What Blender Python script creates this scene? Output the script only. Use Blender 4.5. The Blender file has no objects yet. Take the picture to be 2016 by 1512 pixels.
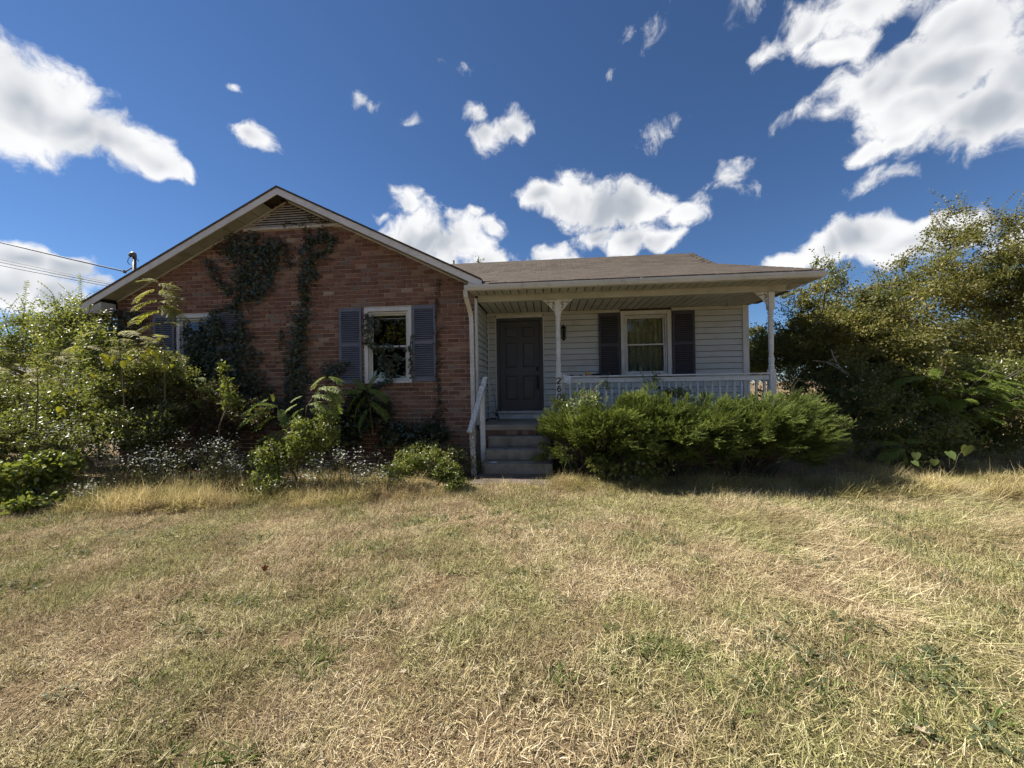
import bpy, math, random
import numpy as np
from mathutils import Vector, Matrix

random.seed(7)
RNG = np.random.default_rng(11)
SC = bpy.context.scene
COL = SC.collection
R = math.radians

# ------------------------------------------------------------------ camera
CAM = np.array([1.4024, -7.3485, 1.5388])
YAW, PITCH, ROLL, FPX = .0938, .0037, .0156, 754.4
FW = np.array([-math.sin(YAW)*math.cos(PITCH), math.cos(YAW)*math.cos(PITCH), math.sin(PITCH)])
RT = np.array([math.cos(YAW), math.sin(YAW), 0.])
UP = np.cross(RT, FW)
cr = RT*math.cos(ROLL) - UP*math.sin(ROLL)
cu = RT*math.sin(ROLL) + UP*math.cos(ROLL)
cd = bpy.data.cameras.new('camera')
cam = bpy.data.objects.new('camera', cd); COL.objects.link(cam)
M = Matrix.Identity(4)
for i in range(3):
    M[i][0], M[i][1], M[i][2], M[i][3] = cr[i], cu[i], -FW[i], CAM[i]
cam.matrix_world = M
cd.sensor_width = 36.; cd.sensor_fit = 'HORIZONTAL'; cd.lens = 36.*FPX/2016.
cd.clip_start = .05; cd.clip_end = 3000.
SC.camera = cam


def ray(px, py):
    du, dv = px-1008., py-756.
    u = du*math.cos(ROLL)-dv*math.sin(ROLL); w = du*math.sin(ROLL)+dv*math.cos(ROLL)
    return FW + RT*u/FPX - UP*w/FPX


def at(px, py, Y):
    """the point of the plane at depth Y that is seen at a measured position of the photograph"""
    r = ray(px, py); t = (Y-CAM[1])/r[1]
    return CAM + r*t


# ------------------------------------------------------------------ render settings, sun, sky
SUN = np.array([-.95, .15, 1.0]); SUN /= np.linalg.norm(SUN)
EXPO = 1.1
SC.view_settings.view_transform = 'Standard'
SC.view_settings.look = 'None'
SC.view_settings.gamma = 1.0
SC.view_settings.use_curve_mapping = False
SC.view_settings.exposure = EXPO
SC.render.engine = 'CYCLES'
cy = SC.cycles
cy.max_bounces = 5; cy.diffuse_bounces = 3; cy.glossy_bounces = 2; cy.transmission_bounces = 3
cy.transparent_max_bounces = 12
cy.caustics_reflective = False; cy.caustics_refractive = False
cy.use_denoising = True; cy.denoising_prefilter = 'NONE'
cy.use_adaptive_sampling = True; cy.adaptive_threshold = .028; cy.adaptive_min_samples = 32
sd = bpy.data.lights.new('sun', 'SUN'); sd.energy = 5.0; sd.angle = R(.53); sd.color = (1., .93, .82)
sun = bpy.data.objects.new('sun', sd); COL.objects.link(sun)
sun.rotation_euler = Vector(SUN).to_track_quat('Z', 'Y').to_euler()
sun.location = (-20, 12, 30)

wd = bpy.data.worlds.new('World'); SC.world = wd; wd.use_nodes = True
SKY_STRENGTH = .050
CLOUD_STRENGTH = .475


class NT:
    """small helper to write node trees"""
    def __init__(s, tree): s.t = tree; s.n = tree.nodes; s.l = tree.links
    def node(s, typ, **kw):
        nd = s.n.new(typ)
        ins = kw.pop('ins', {})
        for k, v in kw.items(): setattr(nd, k, v)
        for k, v in ins.items(): s.put(nd.inputs[k], v)
        return nd
    def put(s, sock, v):
        if isinstance(v, bpy.types.NodeSocket): s.l.new(v, sock)
        elif isinstance(v, bpy.types.Node): s.l.new(v.outputs[0], sock)
        else: sock.default_value = v
    def math(s, op, a, b=None, c=None, clamp=False):
        nd = s.n.new('ShaderNodeMath'); nd.operation = op; nd.use_clamp = clamp
        for i, v in enumerate((a, b, c)):
            if v is not None: s.put(nd.inputs[i], v)
        return nd.outputs[0]
    def vmath(s, op, a, b=None, scale=None, out=0):
        nd = s.n.new('ShaderNodeVectorMath'); nd.operation = op
        s.put(nd.inputs[0], a)
        if b is not None: s.put(nd.inputs[1], b)
        if scale is not None: s.put(nd.inputs['Scale'], scale)
        return nd.outputs[out]
    def mix(s, fac, a, b, mode='MIX'):
        nd = s.n.new('ShaderNodeMix'); nd.data_type = 'RGBA'; nd.blend_type = mode
        s.put(nd.inputs[0], fac)
        s.put(nd.inputs[6], a if isinstance(a, (bpy.types.NodeSocket, bpy.types.Node)) else (*a, 1)[:4])
        s.put(nd.inputs[7], b if isinstance(b, (bpy.types.NodeSocket, bpy.types.Node)) else (*b, 1)[:4])
        return nd.outputs[2]
    def noise(s, vec, scale, detail=4., rough=.55, dist=0., out=0):
        nd = s.n.new('ShaderNodeTexNoise'); s.put(nd.inputs['Vector'], vec)
        nd.inputs['Scale'].default_value = scale; nd.inputs['Detail'].default_value = detail
        nd.inputs['Roughness'].default_value = rough; nd.inputs['Distortion'].default_value = dist
        return nd.outputs[out]
    def ramp(s, fac, stops, interp='LINEAR'):
        nd = s.n.new('ShaderNodeValToRGB'); s.put(nd.inputs[0], fac)
        e = nd.color_ramp.elements; nd.color_ramp.interpolation = interp
        while len(e) < len(stops): e.new(.5)
        for k, (p, c) in enumerate(stops):
            e[k].position = p; e[k].color = (*c, 1)[:4] if not isinstance(c, (int, float)) else (c, c, c, 1)
        return nd.outputs[0]
    def smooth(s, v, lo, hi):
        nd = s.n.new('ShaderNodeMapRange'); nd.interpolation_type = 'SMOOTHSTEP'
        s.put(nd.inputs[0], v); nd.inputs[1].default_value = lo; nd.inputs[2].default_value = hi
        return nd.outputs[0]


def build_sky():
    t = NT(wd.node_tree); t.n.clear()
    out = t.node('ShaderNodeOutputWorld')
    sky = t.node('ShaderNodeTexSky', sky_type='NISHITA')
    sky.sun_disc = False
    sky.sun_elevation = math.asin(SUN[2])
    sky.sun_rotation = math.atan2(SUN[0], SUN[1])
    sky.altitude = 900.; sky.air_density = 1.0; sky.dust_density = 0.; sky.ozone_density = 10.
    bsky = t.node('ShaderNodeBackground', ins={'Color': sky, 'Strength': SKY_STRENGTH})
    d = t.node('ShaderNodeTexCoord').outputs['Generated']
    # warp the direction so that cloud outlines billow
    w1 = t.vmath('SUBTRACT', t.noise(d, 8., 2., .6, out=1), (.5, .5, .5))
    dw = t.vmath('ADD', d, t.vmath('SCALE', w1, scale=.085))
    # clouds: puffs of one flattened shape, at the place and size they have in the photograph's sky
    puffs = [  # px, py, half height (px), weight
        (-120, 180, 110, 1.2), (40, 195, 92, 1.25), (150, 245, 70, 1.15), (235, 285, 50, 1.05), (305, 320, 32, .9), (352, 338, 18, .7),
        (500, 277, 22, 0.65), (455, 168, 10, 0.41), (712, 188, 18, 0.47), (738, 200, 16, 0.45), (824, 236, 16, 0.45), (905, 122, 16, 0.33),
        (947, 230, 17, 0.42), (970, 270, 25, 0.69), (1012, 256, 26, 0.71), (1306, 262, 22, 0.41), (1212, 152, 12, 0.33), (1262, 56, 28, 0.33), (1450, 16, 28, 0.47),
        (793, 413, 28, .85), (750, 430, 14, .62), (835, 468, 52, 1.1), (905, 485, 50, 1.1), (965, 510, 42, 1.05), (985, 450, 20, .58), (1085, 500, 28, .66), (1130, 517, 24, .6), (940, 422, 10, .46),
        (1070, 394, 32, 1.05), (1120, 398, 46, 1.15), (1190, 415, 50, 1.2), (1242, 405, 48, 1.2), (1180, 470, 32, 1.), (1248, 475, 38, 1.05), (1292, 482, 26, .9), (1345, 412, 28, .46), (1430, 350, 26, .47), (1470, 372, 24, .45),
        (1545, 515, 28, 1.0), (1610, 490, 38, 1.1), (1700, 458, 42, 1.15), (1790, 460, 42, 1.1), (1890, 460, 42, 1.), (2010, 475, 42, 1.),
        (1515, 88, 34, .85), (1590, 52, 54, 1.), (1690, 20, 64, 1.05), (1705, 155, 50, .95), (1795, 112, 54, 1.05), (1800, 205, 64, 1.1), (1905, 55, 66, 1.05), (1940, 215, 80, 1.2), (2080, 120, 110, 1.15), (1885, 272, 40, .9),
        (1750, 165, 60, 1.1), (1860, 145, 72, 1.15), (1650, 105, 46, 1.0), (1690, 296, 23, .78), (1760, 275, 26, .75), (1590, 222, 24, .52), (1660, 205, 28, .56), (1700, 355, 18, .42), (1780, 342, 20, .42),
        (60, 505, 34, 1.05), (145, 525, 32, 1.), (205, 550, 22, .9), (20, 560, 48, 1.1), (110, 582, 40, 1.05), (-120, 540, 80, 1.1)]
    VS = 1.75
    q = t.vmath('MULTIPLY', dw, (1., 1., VS))
    n1 = t.math('MULTIPLY_ADD', t.noise(dw, 12., 6., .62), 2.3, -1.22)
    off = t.vmath('ADD', dw, tuple(-SUN*.03 + np.array([0, 0, -.02])))
    n2 = t.math('MULTIPLY_ADD', t.noise(off, 8., 3., .55), 2.6, -1.30)

    def layer(field):
        """one share of the sky: clear air, and cloud where the field is dense"""
        dens = t.math('ADD', field, n1)
        alpha = t.smooth(dens, -.04, .50)
        thick = t.smooth(t.math('ADD', field, n2), .15, 1.40)      # light rim, grey and thick heart
        ccol = t.mix(thick, (1., 1., 1.), (.46, .50, .56))
        bcl = t.node('ShaderNodeBackground', ins={'Color': ccol, 'Strength': CLOUD_STRENGTH})
        return t.node('ShaderNodeMixShader', ins={0: t.math('MULTIPLY', alpha, .97), 1: bsky.outputs[0], 2: bcl.outputs[0]}).outputs[0]

    def puff_field(x0, x1):
        field = None
        for (px, py, ry, wt) in puffs:
            if px+ry*3.2 < x0 or px-ry*3.2 > x1: continue
            c = ray(px, py); c = c/np.linalg.norm(c); c2 = ray(px, py+ry); c2 = c2/np.linalg.norm(c2)
            r = abs(c[2]-c2[2])*VS/max(.55, math.cos(math.asin(c[2])))
            ln = t.vmath('DISTANCE', q, tuple(c*np.array([1, 1, VS])), out=1)
            f = t.math('MULTIPLY_ADD', ln, -.9*wt/r, wt)
            field = f if field is None else t.math('MAXIMUM', field, f)
        return field

    fwd = t.vmath('DOT_PRODUCT', d, tuple(FW), out=1); sx = t.math('DIVIDE', t.vmath('DOT_PRODUCT', d, tuple(RT), out=1), fwd)
    # the sky in view is computed in three shares; all the rest carries the same sort of scattered cumulus
    cuts = [640, 1390]
    sh = [layer(puff_field(a_, b_)) for a_, b_ in ((-900, cuts[0]), (cuts[0], cuts[1]), (cuts[1], 2900))]
    lim = [t.math('GREATER_THAN', sx, (c_-1008)/FPX) for c_ in cuts]
    v1 = t.node('ShaderNodeMixShader', ins={0: lim[0], 1: sh[0], 2: sh[1]}).outputs[0]
    v2 = t.node('ShaderNodeMixShader', ins={0: lim[1], 1: v1, 2: sh[2]}).outputs[0]
    gen = layer(t.math('MULTIPLY_ADD', t.noise(d, 3.2, 1., .5), 5., -2.85))
    inside = t.math('MULTIPLY', t.math('GREATER_THAN', fwd, .35), t.math('LESS_THAN', t.math('ABSOLUTE', sx), 1.62))
    fin = t.node('ShaderNodeMixShader', ins={0: inside, 1: gen, 2: v2})
    t.l.new(fin.outputs[0], out.inputs[0])


build_sky()
wd.cycles.sampling_method = 'MANUAL'; wd.cycles.sample_map_resolution = 512

# ------------------------------------------------------------------ object helpers
def tag(o, label=None, cat=None, group=None, kind=None):
    if label: o['label'] = label
    if cat: o['category'] = cat
    if group: o['group'] = group
    if kind: o['kind'] = kind
    return o


def thing(name, loc, label, cat, group=None):
    o = bpy.data.objects.new(name, None); COL.objects.link(o)
    o.location = loc; o.empty_display_size = .2
    return tag(o, label, cat, group)


def origin(parent):
    p = parent; v = np.zeros(3)
    while p is not None:
        v += np.array(p.location); p = p.parent
    return v


def link(name, me, mat, parent=None):
    o = bpy.data.objects.new(name, me); COL.objects.link(o)
    if mat is not None and not me.materials:
        for m in (mat if isinstance(mat, (list, tuple)) else [mat]): me.materials.append(m)
    if parent is not None: o.parent = parent
    return o


class MB:
    """collects shapes in world coordinates; build() makes them ONE mesh object"""
    def __init__(s): s.v = []; s.f = []; s.n = 0
    def add(s, V, F):
        s.v.extend([tuple(map(float, p)) for p in V]); s.f.extend([tuple(i+s.n for i in q) for q in F]); s.n += len(V)
        return s
    def box(s, x0, x1, y0, y1, z0, z1, c=0., m=None):
        if c <= 0:
            V = [(x, y, z) for x in (x0, x1) for y in (y0, y1) for z in (z0, z1)]
            F = [(0, 1, 3, 2), (4, 6, 7, 5), (0, 4, 5, 1), (2, 3, 7, 6), (0, 2, 6, 4), (1, 5, 7, 3)]
        else:
            V = []; F = []; idx = {}
            xs, ys, zs = (x0, x1), (y0, y1), (z0, z1)
            for i in (0, 1):
                for j in (0, 1):
                    for k in (0, 1):
                        sx, sy, sz = 1-2*i, 1-2*j, 1-2*k
                        for a in range(3):
                            p = [xs[i], ys[j], zs[k]]
                            for b, sg in enumerate((sx, sy, sz)):
                                if b != a: p[b] += sg*c
                            idx[i, j, k, a] = len(V); V.append(tuple(p))
            for a in range(3):
                o1, o2 = [b for b in range(3) if b != a]
                for e in (0, 1):
                    q = []
                    for (m1, m2) in ((0, 0), (1, 0), (1, 1), (0, 1)):
                        k = [0, 0, 0]; k[a] = e; k[o1] = m1; k[o2] = m2
                        q.append(idx[(*k, a)])
                    F.append(tuple(q))
            for a in range(3):
                o1, o2 = [b for b in range(3) if b != a]
                for m1 in (0, 1):
                    for m2 in (0, 1):
                        k0 = [0, 0, 0]; k0[o1] = m1; k0[o2] = m2; k1 = list(k0); k1[a] = 1
                        F.append((idx[(*k0, o1)], idx[(*k1, o1)], idx[(*k1, o2)], idx[(*k0, o2)]))
            for i in (0, 1):
                for j in (0, 1):
                    for k in (0, 1):
                        F.append((idx[i, j, k, 0], idx[i, j, k, 1], idx[i, j, k, 2]))
        if m is not None: V = [tuple(m @ Vector(p)) for p in V]
        return s.add(V, F)
    def prism(s, poly, ax, a0, a1):
        """poly: 2D points in the two axes other than ax (in order), extruded along ax"""
        o = [i for i in range(3) if i != ax]; V = []
        for a in (a0, a1):
            for p in poly:
                q = [0, 0, 0]; q[ax] = a; q[o[0]] = p[0]; q[o[1]] = p[1]; V.append(q)
        n = len(poly)
        F = [tuple(range(n))[::-1], tuple(range(n, 2*n))] + [(i, (i+1) % n, n+(i+1) % n, n+i) for i in range(n)]
        return s.add(V, F)
    def tube(s, pts, rad, n=8, cap=True):
        P = np.array(pts, float); k = len(P)
        rad = np.broadcast_to(np.array(rad, float), (k,))
        T = np.gradient(P, axis=0); T /= np.linalg.norm(T, axis=1)[:, None]+1e-9
        a = np.array([0, 0, 1.]) if abs(T[0, 2]) < .9 else np.array([1., 0, 0]); V = []
        u = np.cross(T[0], a); u /= np.linalg.norm(u)
        for i in range(k):
            u = u-T[i]*(u@T[i]); u /= np.linalg.norm(u); w = np.cross(T[i], u)
            for j in range(n):
                b = 2*math.pi*j/n
                V.append(P[i]+rad[i]*(u*math.cos(b)+w*math.sin(b)))
        F = [(i*n+j, i*n+(j+1) % n, (i+1)*n+(j+1) % n, (i+1)*n+j) for i in range(k-1) for j in range(n)]
        if cap: F += [tuple(range(n))[::-1], tuple(range((k-1)*n, k*n))]
        return s.add(V, F)
    def lathe(s, x, y, prof, n=16):
        V = []; F = []
        for (r, z) in prof:
            for j in range(n):
                b = 2*math.pi*j/n; V.append((x+r*math.cos(b), y+r*math.sin(b), z))
        k = len(prof)
        F = [(i*n+j, i*n+(j+1) % n, (i+1)*n+(j+1) % n, (i+1)*n+j) for i in range(k-1) for j in range(n)]
        F += [tuple(range(n))[::-1], tuple(range((k-1)*n, k*n))]
        return s.add(V, F)
    def bar(s, a, b, w, h, up=(0, 0, 1), c=0.):
        """a box from point a to point b, w wide, h high"""
        a = Vector(a); b = Vector(b); d = b-a; L = d.length; d.normalize()
        sv = d.cross(Vector(up)).normalized(); uv = sv.cross(d)
        m = Matrix(((d.x, sv.x, uv.x, a.x), (d.y, sv.y, uv.y, a.y), (d.z, sv.z, uv.z, a.z), (0, 0, 0, 1)))
        return s.box(0, L, -w/2, w/2, -h/2, h/2, c, m)
    def mesh(s, name, org=(0, 0, 0)):
        me = bpy.data.meshes.new(name)
        V = np.array(s.v)-np.array(org)
        me.from_pydata([tuple(p) for p in V], [], s.f); me.update()
        return me
    def build(s, name, mat, parent=None, smooth=False):
        me = s.mesh(name, origin(parent))
        if smooth: me.polygons.foreach_set('use_smooth', [True]*len(me.polygons))
        o = link(name, me, mat, parent)
        return o


def np_mesh(name, V, F, attrs=None, smooth=False):
    """V (n,3), F (m,k) with k the same for all faces; attrs: name -> (n,) float"""
    me = bpy.data.meshes.new(name); V = np.ascontiguousarray(V, np.float32); F = np.ascontiguousarray(F, np.int32)
    me.vertices.add(len(V)); me.vertices.foreach_set('co', V.ravel())
    m, k = F.shape
    me.loops.add(m*k); me.loops.foreach_set('vertex_index', F.ravel())
    me.polygons.add(m); me.polygons.foreach_set('loop_start', np.arange(0, m*k, k, dtype=np.int32))
    if smooth: me.polygons.foreach_set('use_smooth', np.ones(m, bool))
    for a, val in (attrs or {}).items():
        at_ = me.attributes.new(a, 'FLOAT', 'POINT'); at_.data.foreach_set('value', np.ascontiguousarray(val, np.float32))
    me.update(calc_edges=True); me.validate()
    return me


# ------------------------------------------------------------------ materials
MATS = {}


def base(name):
    m = bpy.data.materials.new(name); m.use_nodes = True; t = NT(m.node_tree); t.n.clear()
    out = t.node('ShaderNodeOutputMaterial'); b = t.node('ShaderNodeBsdfPrincipled')
    t.l.new(b.outputs[0], out.inputs[0]); MATS[name] = m
    return m, t, b, out


def coords(t, stretch=(1, 1, 1), rnd=True):
    c = t.node('ShaderNodeTexCoord').outputs['Object']
    if rnd:
        r = t.node('ShaderNodeObjectInfo').outputs['Random']
        c = t.vmath('ADD', c, t.vmath('SCALE', (13.1, 7.7, 5.3), scale=r))
    if stretch != (1, 1, 1): c = t.vmath('MULTIPLY', c, stretch)
    return c


def pm(name, c1, c2, scale=8., rough=.6, bump=.15, bscale=60., stretch=(1, 1, 1), spec=.35, dirt=None, dirt_scale=3., dirt_amt=.5, metal=0., detail=5.):
    """painted / mineral surface: two tones of noise, fine relief, blotches of dirt with a shape of their own"""
    m, t, b, out = base(name)
    c = coords(t, stretch)
    n = t.noise(c, scale, detail, .6)
    col = t.mix(t.smooth(n, .3, .72), c1, c2)
    if dirt:
        dn = t.noise(coords(t, (1, 1, .45)), dirt_scale, 7., .68)
        col = t.mix(t.math('MULTIPLY', t.smooth(dn, .48, .78), dirt_amt), col, dirt)
    t.put(b.inputs['Base Color'], col)
    t.put(b.inputs['Roughness'], t.math('MULTIPLY_ADD', n, .25, rough-.12))
    b.inputs['Specular IOR Level'].default_value = spec; b.inputs['Metallic'].default_value = metal
    if bump:
        bp = t.node('ShaderNodeBump', ins={'Height': t.noise(c, bscale, 3., .6)}); bp.inputs['Strength'].default_value = bump; bp.inputs['Distance'].default_value = .01
        t.l.new(bp.outputs[0], b.inputs['Normal'])
    return m


def leafmat(name, stops, trans=.35, rough=.5, patch=None, patch_scale=2., patch_amt=.5, spec=.3):
    """foliage: each leaf takes its own tint; light passes through it, a little is mirrored"""
    m, t, b, out = base(name); t.n.remove(b)
    a = t.node('ShaderNodeAttribute', attribute_name='tint').outputs['Fac']
    col = t.ramp(a, stops)
    if patch:
        p = t.noise(t.node('ShaderNodeNewGeometry').outputs['Position'], patch_scale, 2., .6)
        col = t.mix(t.math('MULTIPLY', t.smooth(p, .45, .65), patch_amt), col, patch)
    df = t.node('ShaderNodeBsdfDiffuse', ins={'Color': col})
    tr = t.node('ShaderNodeBsdfTranslucent', ins={'Color': t.mix(.55, col, (.30, .34, .04), 'MIX')})
    ms = t.node('ShaderNodeMixShader', ins={0: trans, 1: df.outputs[0], 2: tr.outputs[0]})
    if spec > .2:
        gl = t.node('ShaderNodeBsdfGlossy', distribution='GGX', ins={'Color': (1, 1, 1, 1), 'Roughness': rough})
        ms = t.node('ShaderNodeMixShader', ins={0: .10*spec, 1: ms.outputs[0], 2: gl.outputs[0]})
    t.l.new(ms.outputs[0], out.inputs[0])
    return m


def brickmat(name, use_attr):
    m, t, b, out = base(name)
    if use_attr: r = t.node('ShaderNodeAttribute', attribute_name='tint').outputs['Fac']
    else: r = t.node('ShaderNodeObjectInfo').outputs['Random']
    c = t.node('ShaderNodeTexCoord').outputs['Object']
    if not use_attr: c = t.vmath('ADD', c, t.vmath('SCALE', (31., 7., 17.), scale=r))
    body = t.ramp(r, [(0., (.118, .060, .046)), (.18, (.170, .090, .068)), (.4, (.203, .112, .085)), (.6, (.146, .077, .061)), (.78, (.232, .140, .108)), (.9, (.28, .19, .15)), (.96, (.128, .105, .098)), (1., (.36, .275, .22))])
    # dark bars pressed into the face, and sandy scuffs
    bars = t.smooth(t.noise(t.vmath('MULTIPLY', c, (1., 1., .12)), 26., 2., .5), .56, .66)
    n_b = t.smooth(t.math('FRACT', t.math('MULTIPLY', r, 7.31)), .35, .7)
    col = t.mix(t.math('MULTIPLY', t.math('MULTIPLY', bars, n_b), .8), body, (.10, .048, .04))
    col = t.mix(t.math('MULTIPLY', t.smooth(t.noise(c, 34., 6., .7), .55, .75), .4), col, (.46, .28, .21))
    grime = t.smooth(t.noise(t.node('ShaderNodeNewGeometry').outputs['Position'], 1.1, 5., .65), .42, .72)
    col = t.mix(t.math('MULTIPLY', grime, .38), col, (.15, .095, .075))
    t.put(b.inputs['Base Color'], col); b.inputs['Roughness'].default_value = .86; b.inputs['Specular IOR Level'].default_value = .2
    bp = t.node('ShaderNodeBump', ins={'Height': t.noise(c, 90., 4., .65)}); bp.inputs['Strength'].default_value = .5; bp.inputs['Distance'].default_value = .004
    t.l.new(bp.outputs[0], b.inputs['Normal'])
    return m


def glassmat(name, tint=(.82, .86, .84)):
    m, t, b, out = base(name); t.n.remove(b)
    tr = t.node('ShaderNodeBsdfTransparent', ins={'Color': (*tint, 1)})
    gl = t.node('ShaderNodeBsdfGlossy', ins={'Color': (1, 1, 1, 1), 'Roughness': .015})
    bp = t.node('ShaderNodeBump', ins={'Height': t.noise(coords(t), 1.6, 1., .5)}); bp.inputs['Strength'].default_value = .05; bp.inputs['Distance'].default_value = .02
    t.l.new(bp.outputs[0], gl.inputs['Normal'])
    fr = t.node('ShaderNodeFresnel', ins={'IOR': 1.6})
    ms = t.node('ShaderNodeMixShader', ins={0: t.math('ADD', fr.outputs[0], .02), 1: tr.outputs[0], 2: gl.outputs[0]})
    t.l.new(ms.outputs[0], out.inputs[0])
    return m


def peelmat(name, paint, wood, amt=.52):
    """weathered paint flaking off grey wood along the grain"""
    m, t, b, out = base(name)
    c = t.node('ShaderNodeTexCoord').outputs['Object']
    n = t.noise(t.vmath('MULTIPLY', c, (1., .30, .30)), 95., 6., .68)
    f = t.smooth(n, amt-.03, amt+.03)
    g = t.noise(t.vmath('MULTIPLY', c, (3., .3, .3)), 40., 4., .6)
    col = t.mix(f, paint, t.mix(g, wood, (.05, .045, .04)))
    t.put(b.inputs['Base Color'], col); b.inputs['Roughness'].default_value = .8
    bp = t.node('ShaderNodeBump', ins={'Height': t.math('SUBTRACT', 1., f)}); bp.inputs['Strength'].default_value = .5; bp.inputs['Distance'].default_value = .003
    t.l.new(bp.outputs[0], b.inputs['Normal'])
    return m


M_BRICK = brickmat('brick_clay', False); M_BRICKS = brickmat('brick_clay_courses', True)
M_MORTAR = pm('mortar', (.60, .53, .465), (.50, .435, .375), 14., .9, .4, 120., dirt=(.30, .235, .19), dirt_amt=.5)
M_SIDING = pm('vinyl_siding', (.50, .535, .535), (.44, .47, .465), 3., .5, .12, 90., (.3, 1, 4.), dirt=(.25, .25, .21), dirt_scale=2.2, dirt_amt=.45)
M_TRIM = pm('white_trim', (.60, .625, .63), (.52, .535, .525), 4., .5, .1, 70., dirt=(.32, .29, .22), dirt_scale=4., dirt_amt=.55)
M_GUTTER = pm('gutter_metal', (.60, .61, .60), (.50, .505, .475), 3., .45, .08, 60., (.4, 1, 3.), dirt=(.25, .245, .19), dirt_scale=5., dirt_amt=.55)
M_FASCIA = pm('fascia_metal', (.66, .66, .66), (.58, .58, .57), 2.5, .5, .06, 50., dirt=(.38, .36, .31), dirt_scale=3.5, dirt_amt=.5)
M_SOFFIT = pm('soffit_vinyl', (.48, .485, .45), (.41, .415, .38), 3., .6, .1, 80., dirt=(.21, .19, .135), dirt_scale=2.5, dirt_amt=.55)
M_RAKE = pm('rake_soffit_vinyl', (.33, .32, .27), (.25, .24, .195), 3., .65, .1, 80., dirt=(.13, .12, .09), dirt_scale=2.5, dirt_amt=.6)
M_CEIL = pm('ceiling_vinyl', (.52, .52, .48), (.45, .45, .41), 3., .6, .1, 80., dirt=(.20, .18, .14), dirt_scale=2., dirt_amt=.5)
M_VENT = pm('vent_paint', (.54, .52, .48), (.40, .38, .345), 8., .75, .2, 60., dirt=(.14, .12, .10), dirt_scale=7., dirt_amt=.6)
M_SHUT = pm('shutter_paint', (.135, .155, .205), (.112, .128, .172), 5., .5, .15, 90., dirt=(.15, .15, .15), dirt_scale=6., dirt_amt=.4)
M_SHUT_SHADED = pm('shutter_paint_shaded', (.060, .062, .080), (.048, .050, .066), 5., .5, .15, 90.)  # the same shutter paint, with the porch shade darkened into its colour
M_DOOR = pm('door_paint', (.060, .067, .080), (.050, .056, .067), 3., .42, .05, 60., dirt=(.07, .07, .07), dirt_scale=3., dirt_amt=.3)
M_BLACK = pm('black_metal', (.012, .012, .012), (.02, .02, .02), 20., .4, .05, 60., metal=.3)
M_POST = pm('post_paint', (.68, .69, .67), (.58, .585, .56), 7., .55, .15, 80., dirt=(.22, .21, .17), dirt_scale=9., dirt_amt=.55)
M_RAILP = pm('rail_paint', (.68, .69, .69), (.58, .585, .58), 5., .6, .2, 70., (.4, 1, 2.), dirt=(.28, .27, .24), dirt_scale=6., dirt_amt=.5)
M_PEEL = peelmat('peeling_rail', (.60, .61, .60), (.24, .22, .19), .56)
M_PEEL2 = peelmat('weathered_post', (.60, .62, .62), (.36, .34, .31), .47)
M_CONC = pm('step_concrete', (.30, .275, .235), (.20, .18, .15), 5., .9, .5, 45., dirt=(.075, .068, .06), dirt_scale=3.4, dirt_amt=.85)
M_WALK = pm('walk_concrete', (.15, .122, .10), (.10, .08, .066), 4., .92, .5, 40., dirt=(.075, .052, .038), dirt_scale=2., dirt_amt=.75)  # tone lowered to stand in for house shade on the walk
M_FLOOR = pm('porch_concrete', (.34, .31, .265), (.26, .235, .20), 4., .9, .3, 50., dirt=(.08, .07, .06), dirt_amt=.6)
M_SHING = None
M_GLASS = glassmat('window_glass')
M_DARK = pm('interior', (.06, .055, .05), (.05, .045, .04), 3., .9, 0.)
M_CURT = pm('curtain_cloth', (.62, .59, .45), (.50, .47, .35), 22., .9, .2, 140., dirt=(.36, .34, .25), dirt_scale=3., dirt_amt=.5)
M_GALV = pm('galvanised_pipe', (.20, .19, .16), (.14, .13, .11), 12., .55, .15, 60., metal=.5, dirt=(.12, .08, .05), dirt_amt=.4)
M_CABLE = pm('cable_rubber', (.012, .012, .014), (.018, .018, .02), 20., .6, 0.)
M_BARK = pm('bark', (.085, .068, .052), (.15, .128, .10), 9., .9, .6, 40., (1, 1, .4))
M_BARKP = pm('pale_dead_wood', (.42, .38, .32), (.30, .27, .22), 9., .85, .4, 40.)
M_STEM = pm('green_stem', (.10, .095, .04), (.14, .10, .06), 9., .7, .1, 40.)


def shinglemat():
    m, t, b, out = base('asphalt_shingle')
    r = t.node('ShaderNodeObjectInfo').outputs['Random']
    a = t.node('ShaderNodeAttribute', attribute_name='tint').outputs['Fac']
    rr = t.math('FRACT', t.math('ADD', r, a))
    pos = t.node('ShaderNodeNewGeometry').outputs['Position']
    col = t.ramp(rr, [(0., (.034, .027, .022)), (.3, (.058, .046, .037)), (.65, (.092, .075, .059)), (.85, (.044, .034, .029)), (1., (.080, .062, .050))])
    gran = t.noise(pos, 420., 2., .7)
    col = t.mix(t.smooth(gran, .42, .66), col, (.108, .090, .071))
    st = t.smooth(t.noise(t.vmath('MULTIPLY', pos, (1.6, .5, .5)), 1.5, 6., .65), .42, .72)
    col = t.mix(t.math('MULTIPLY', st, .5), col, (.092, .072, .058))
    st2 = t.smooth(t.noise(pos, 2.3, 5., .7), .56, .74)
    col = t.mix(t.math('MULTIPLY', st2, .6), col, (.028, .022, .019))
    t.put(b.inputs['Base Color'], col); b.inputs['Roughness'].default_value = .9; b.inputs['Specular IOR Level'].default_value = .2
    bp = t.node('ShaderNodeBump', ins={'Height': gran}); bp.inputs['Strength'].default_value = .5; bp.inputs['Distance'].default_value = .003
    t.l.new(bp.outputs[0], b.inputs['Normal'])
    return m


M_SHING = shinglemat()

# ------------------------------------------------------------------ ground
_LAT = RNG.random((64, 64))


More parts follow.
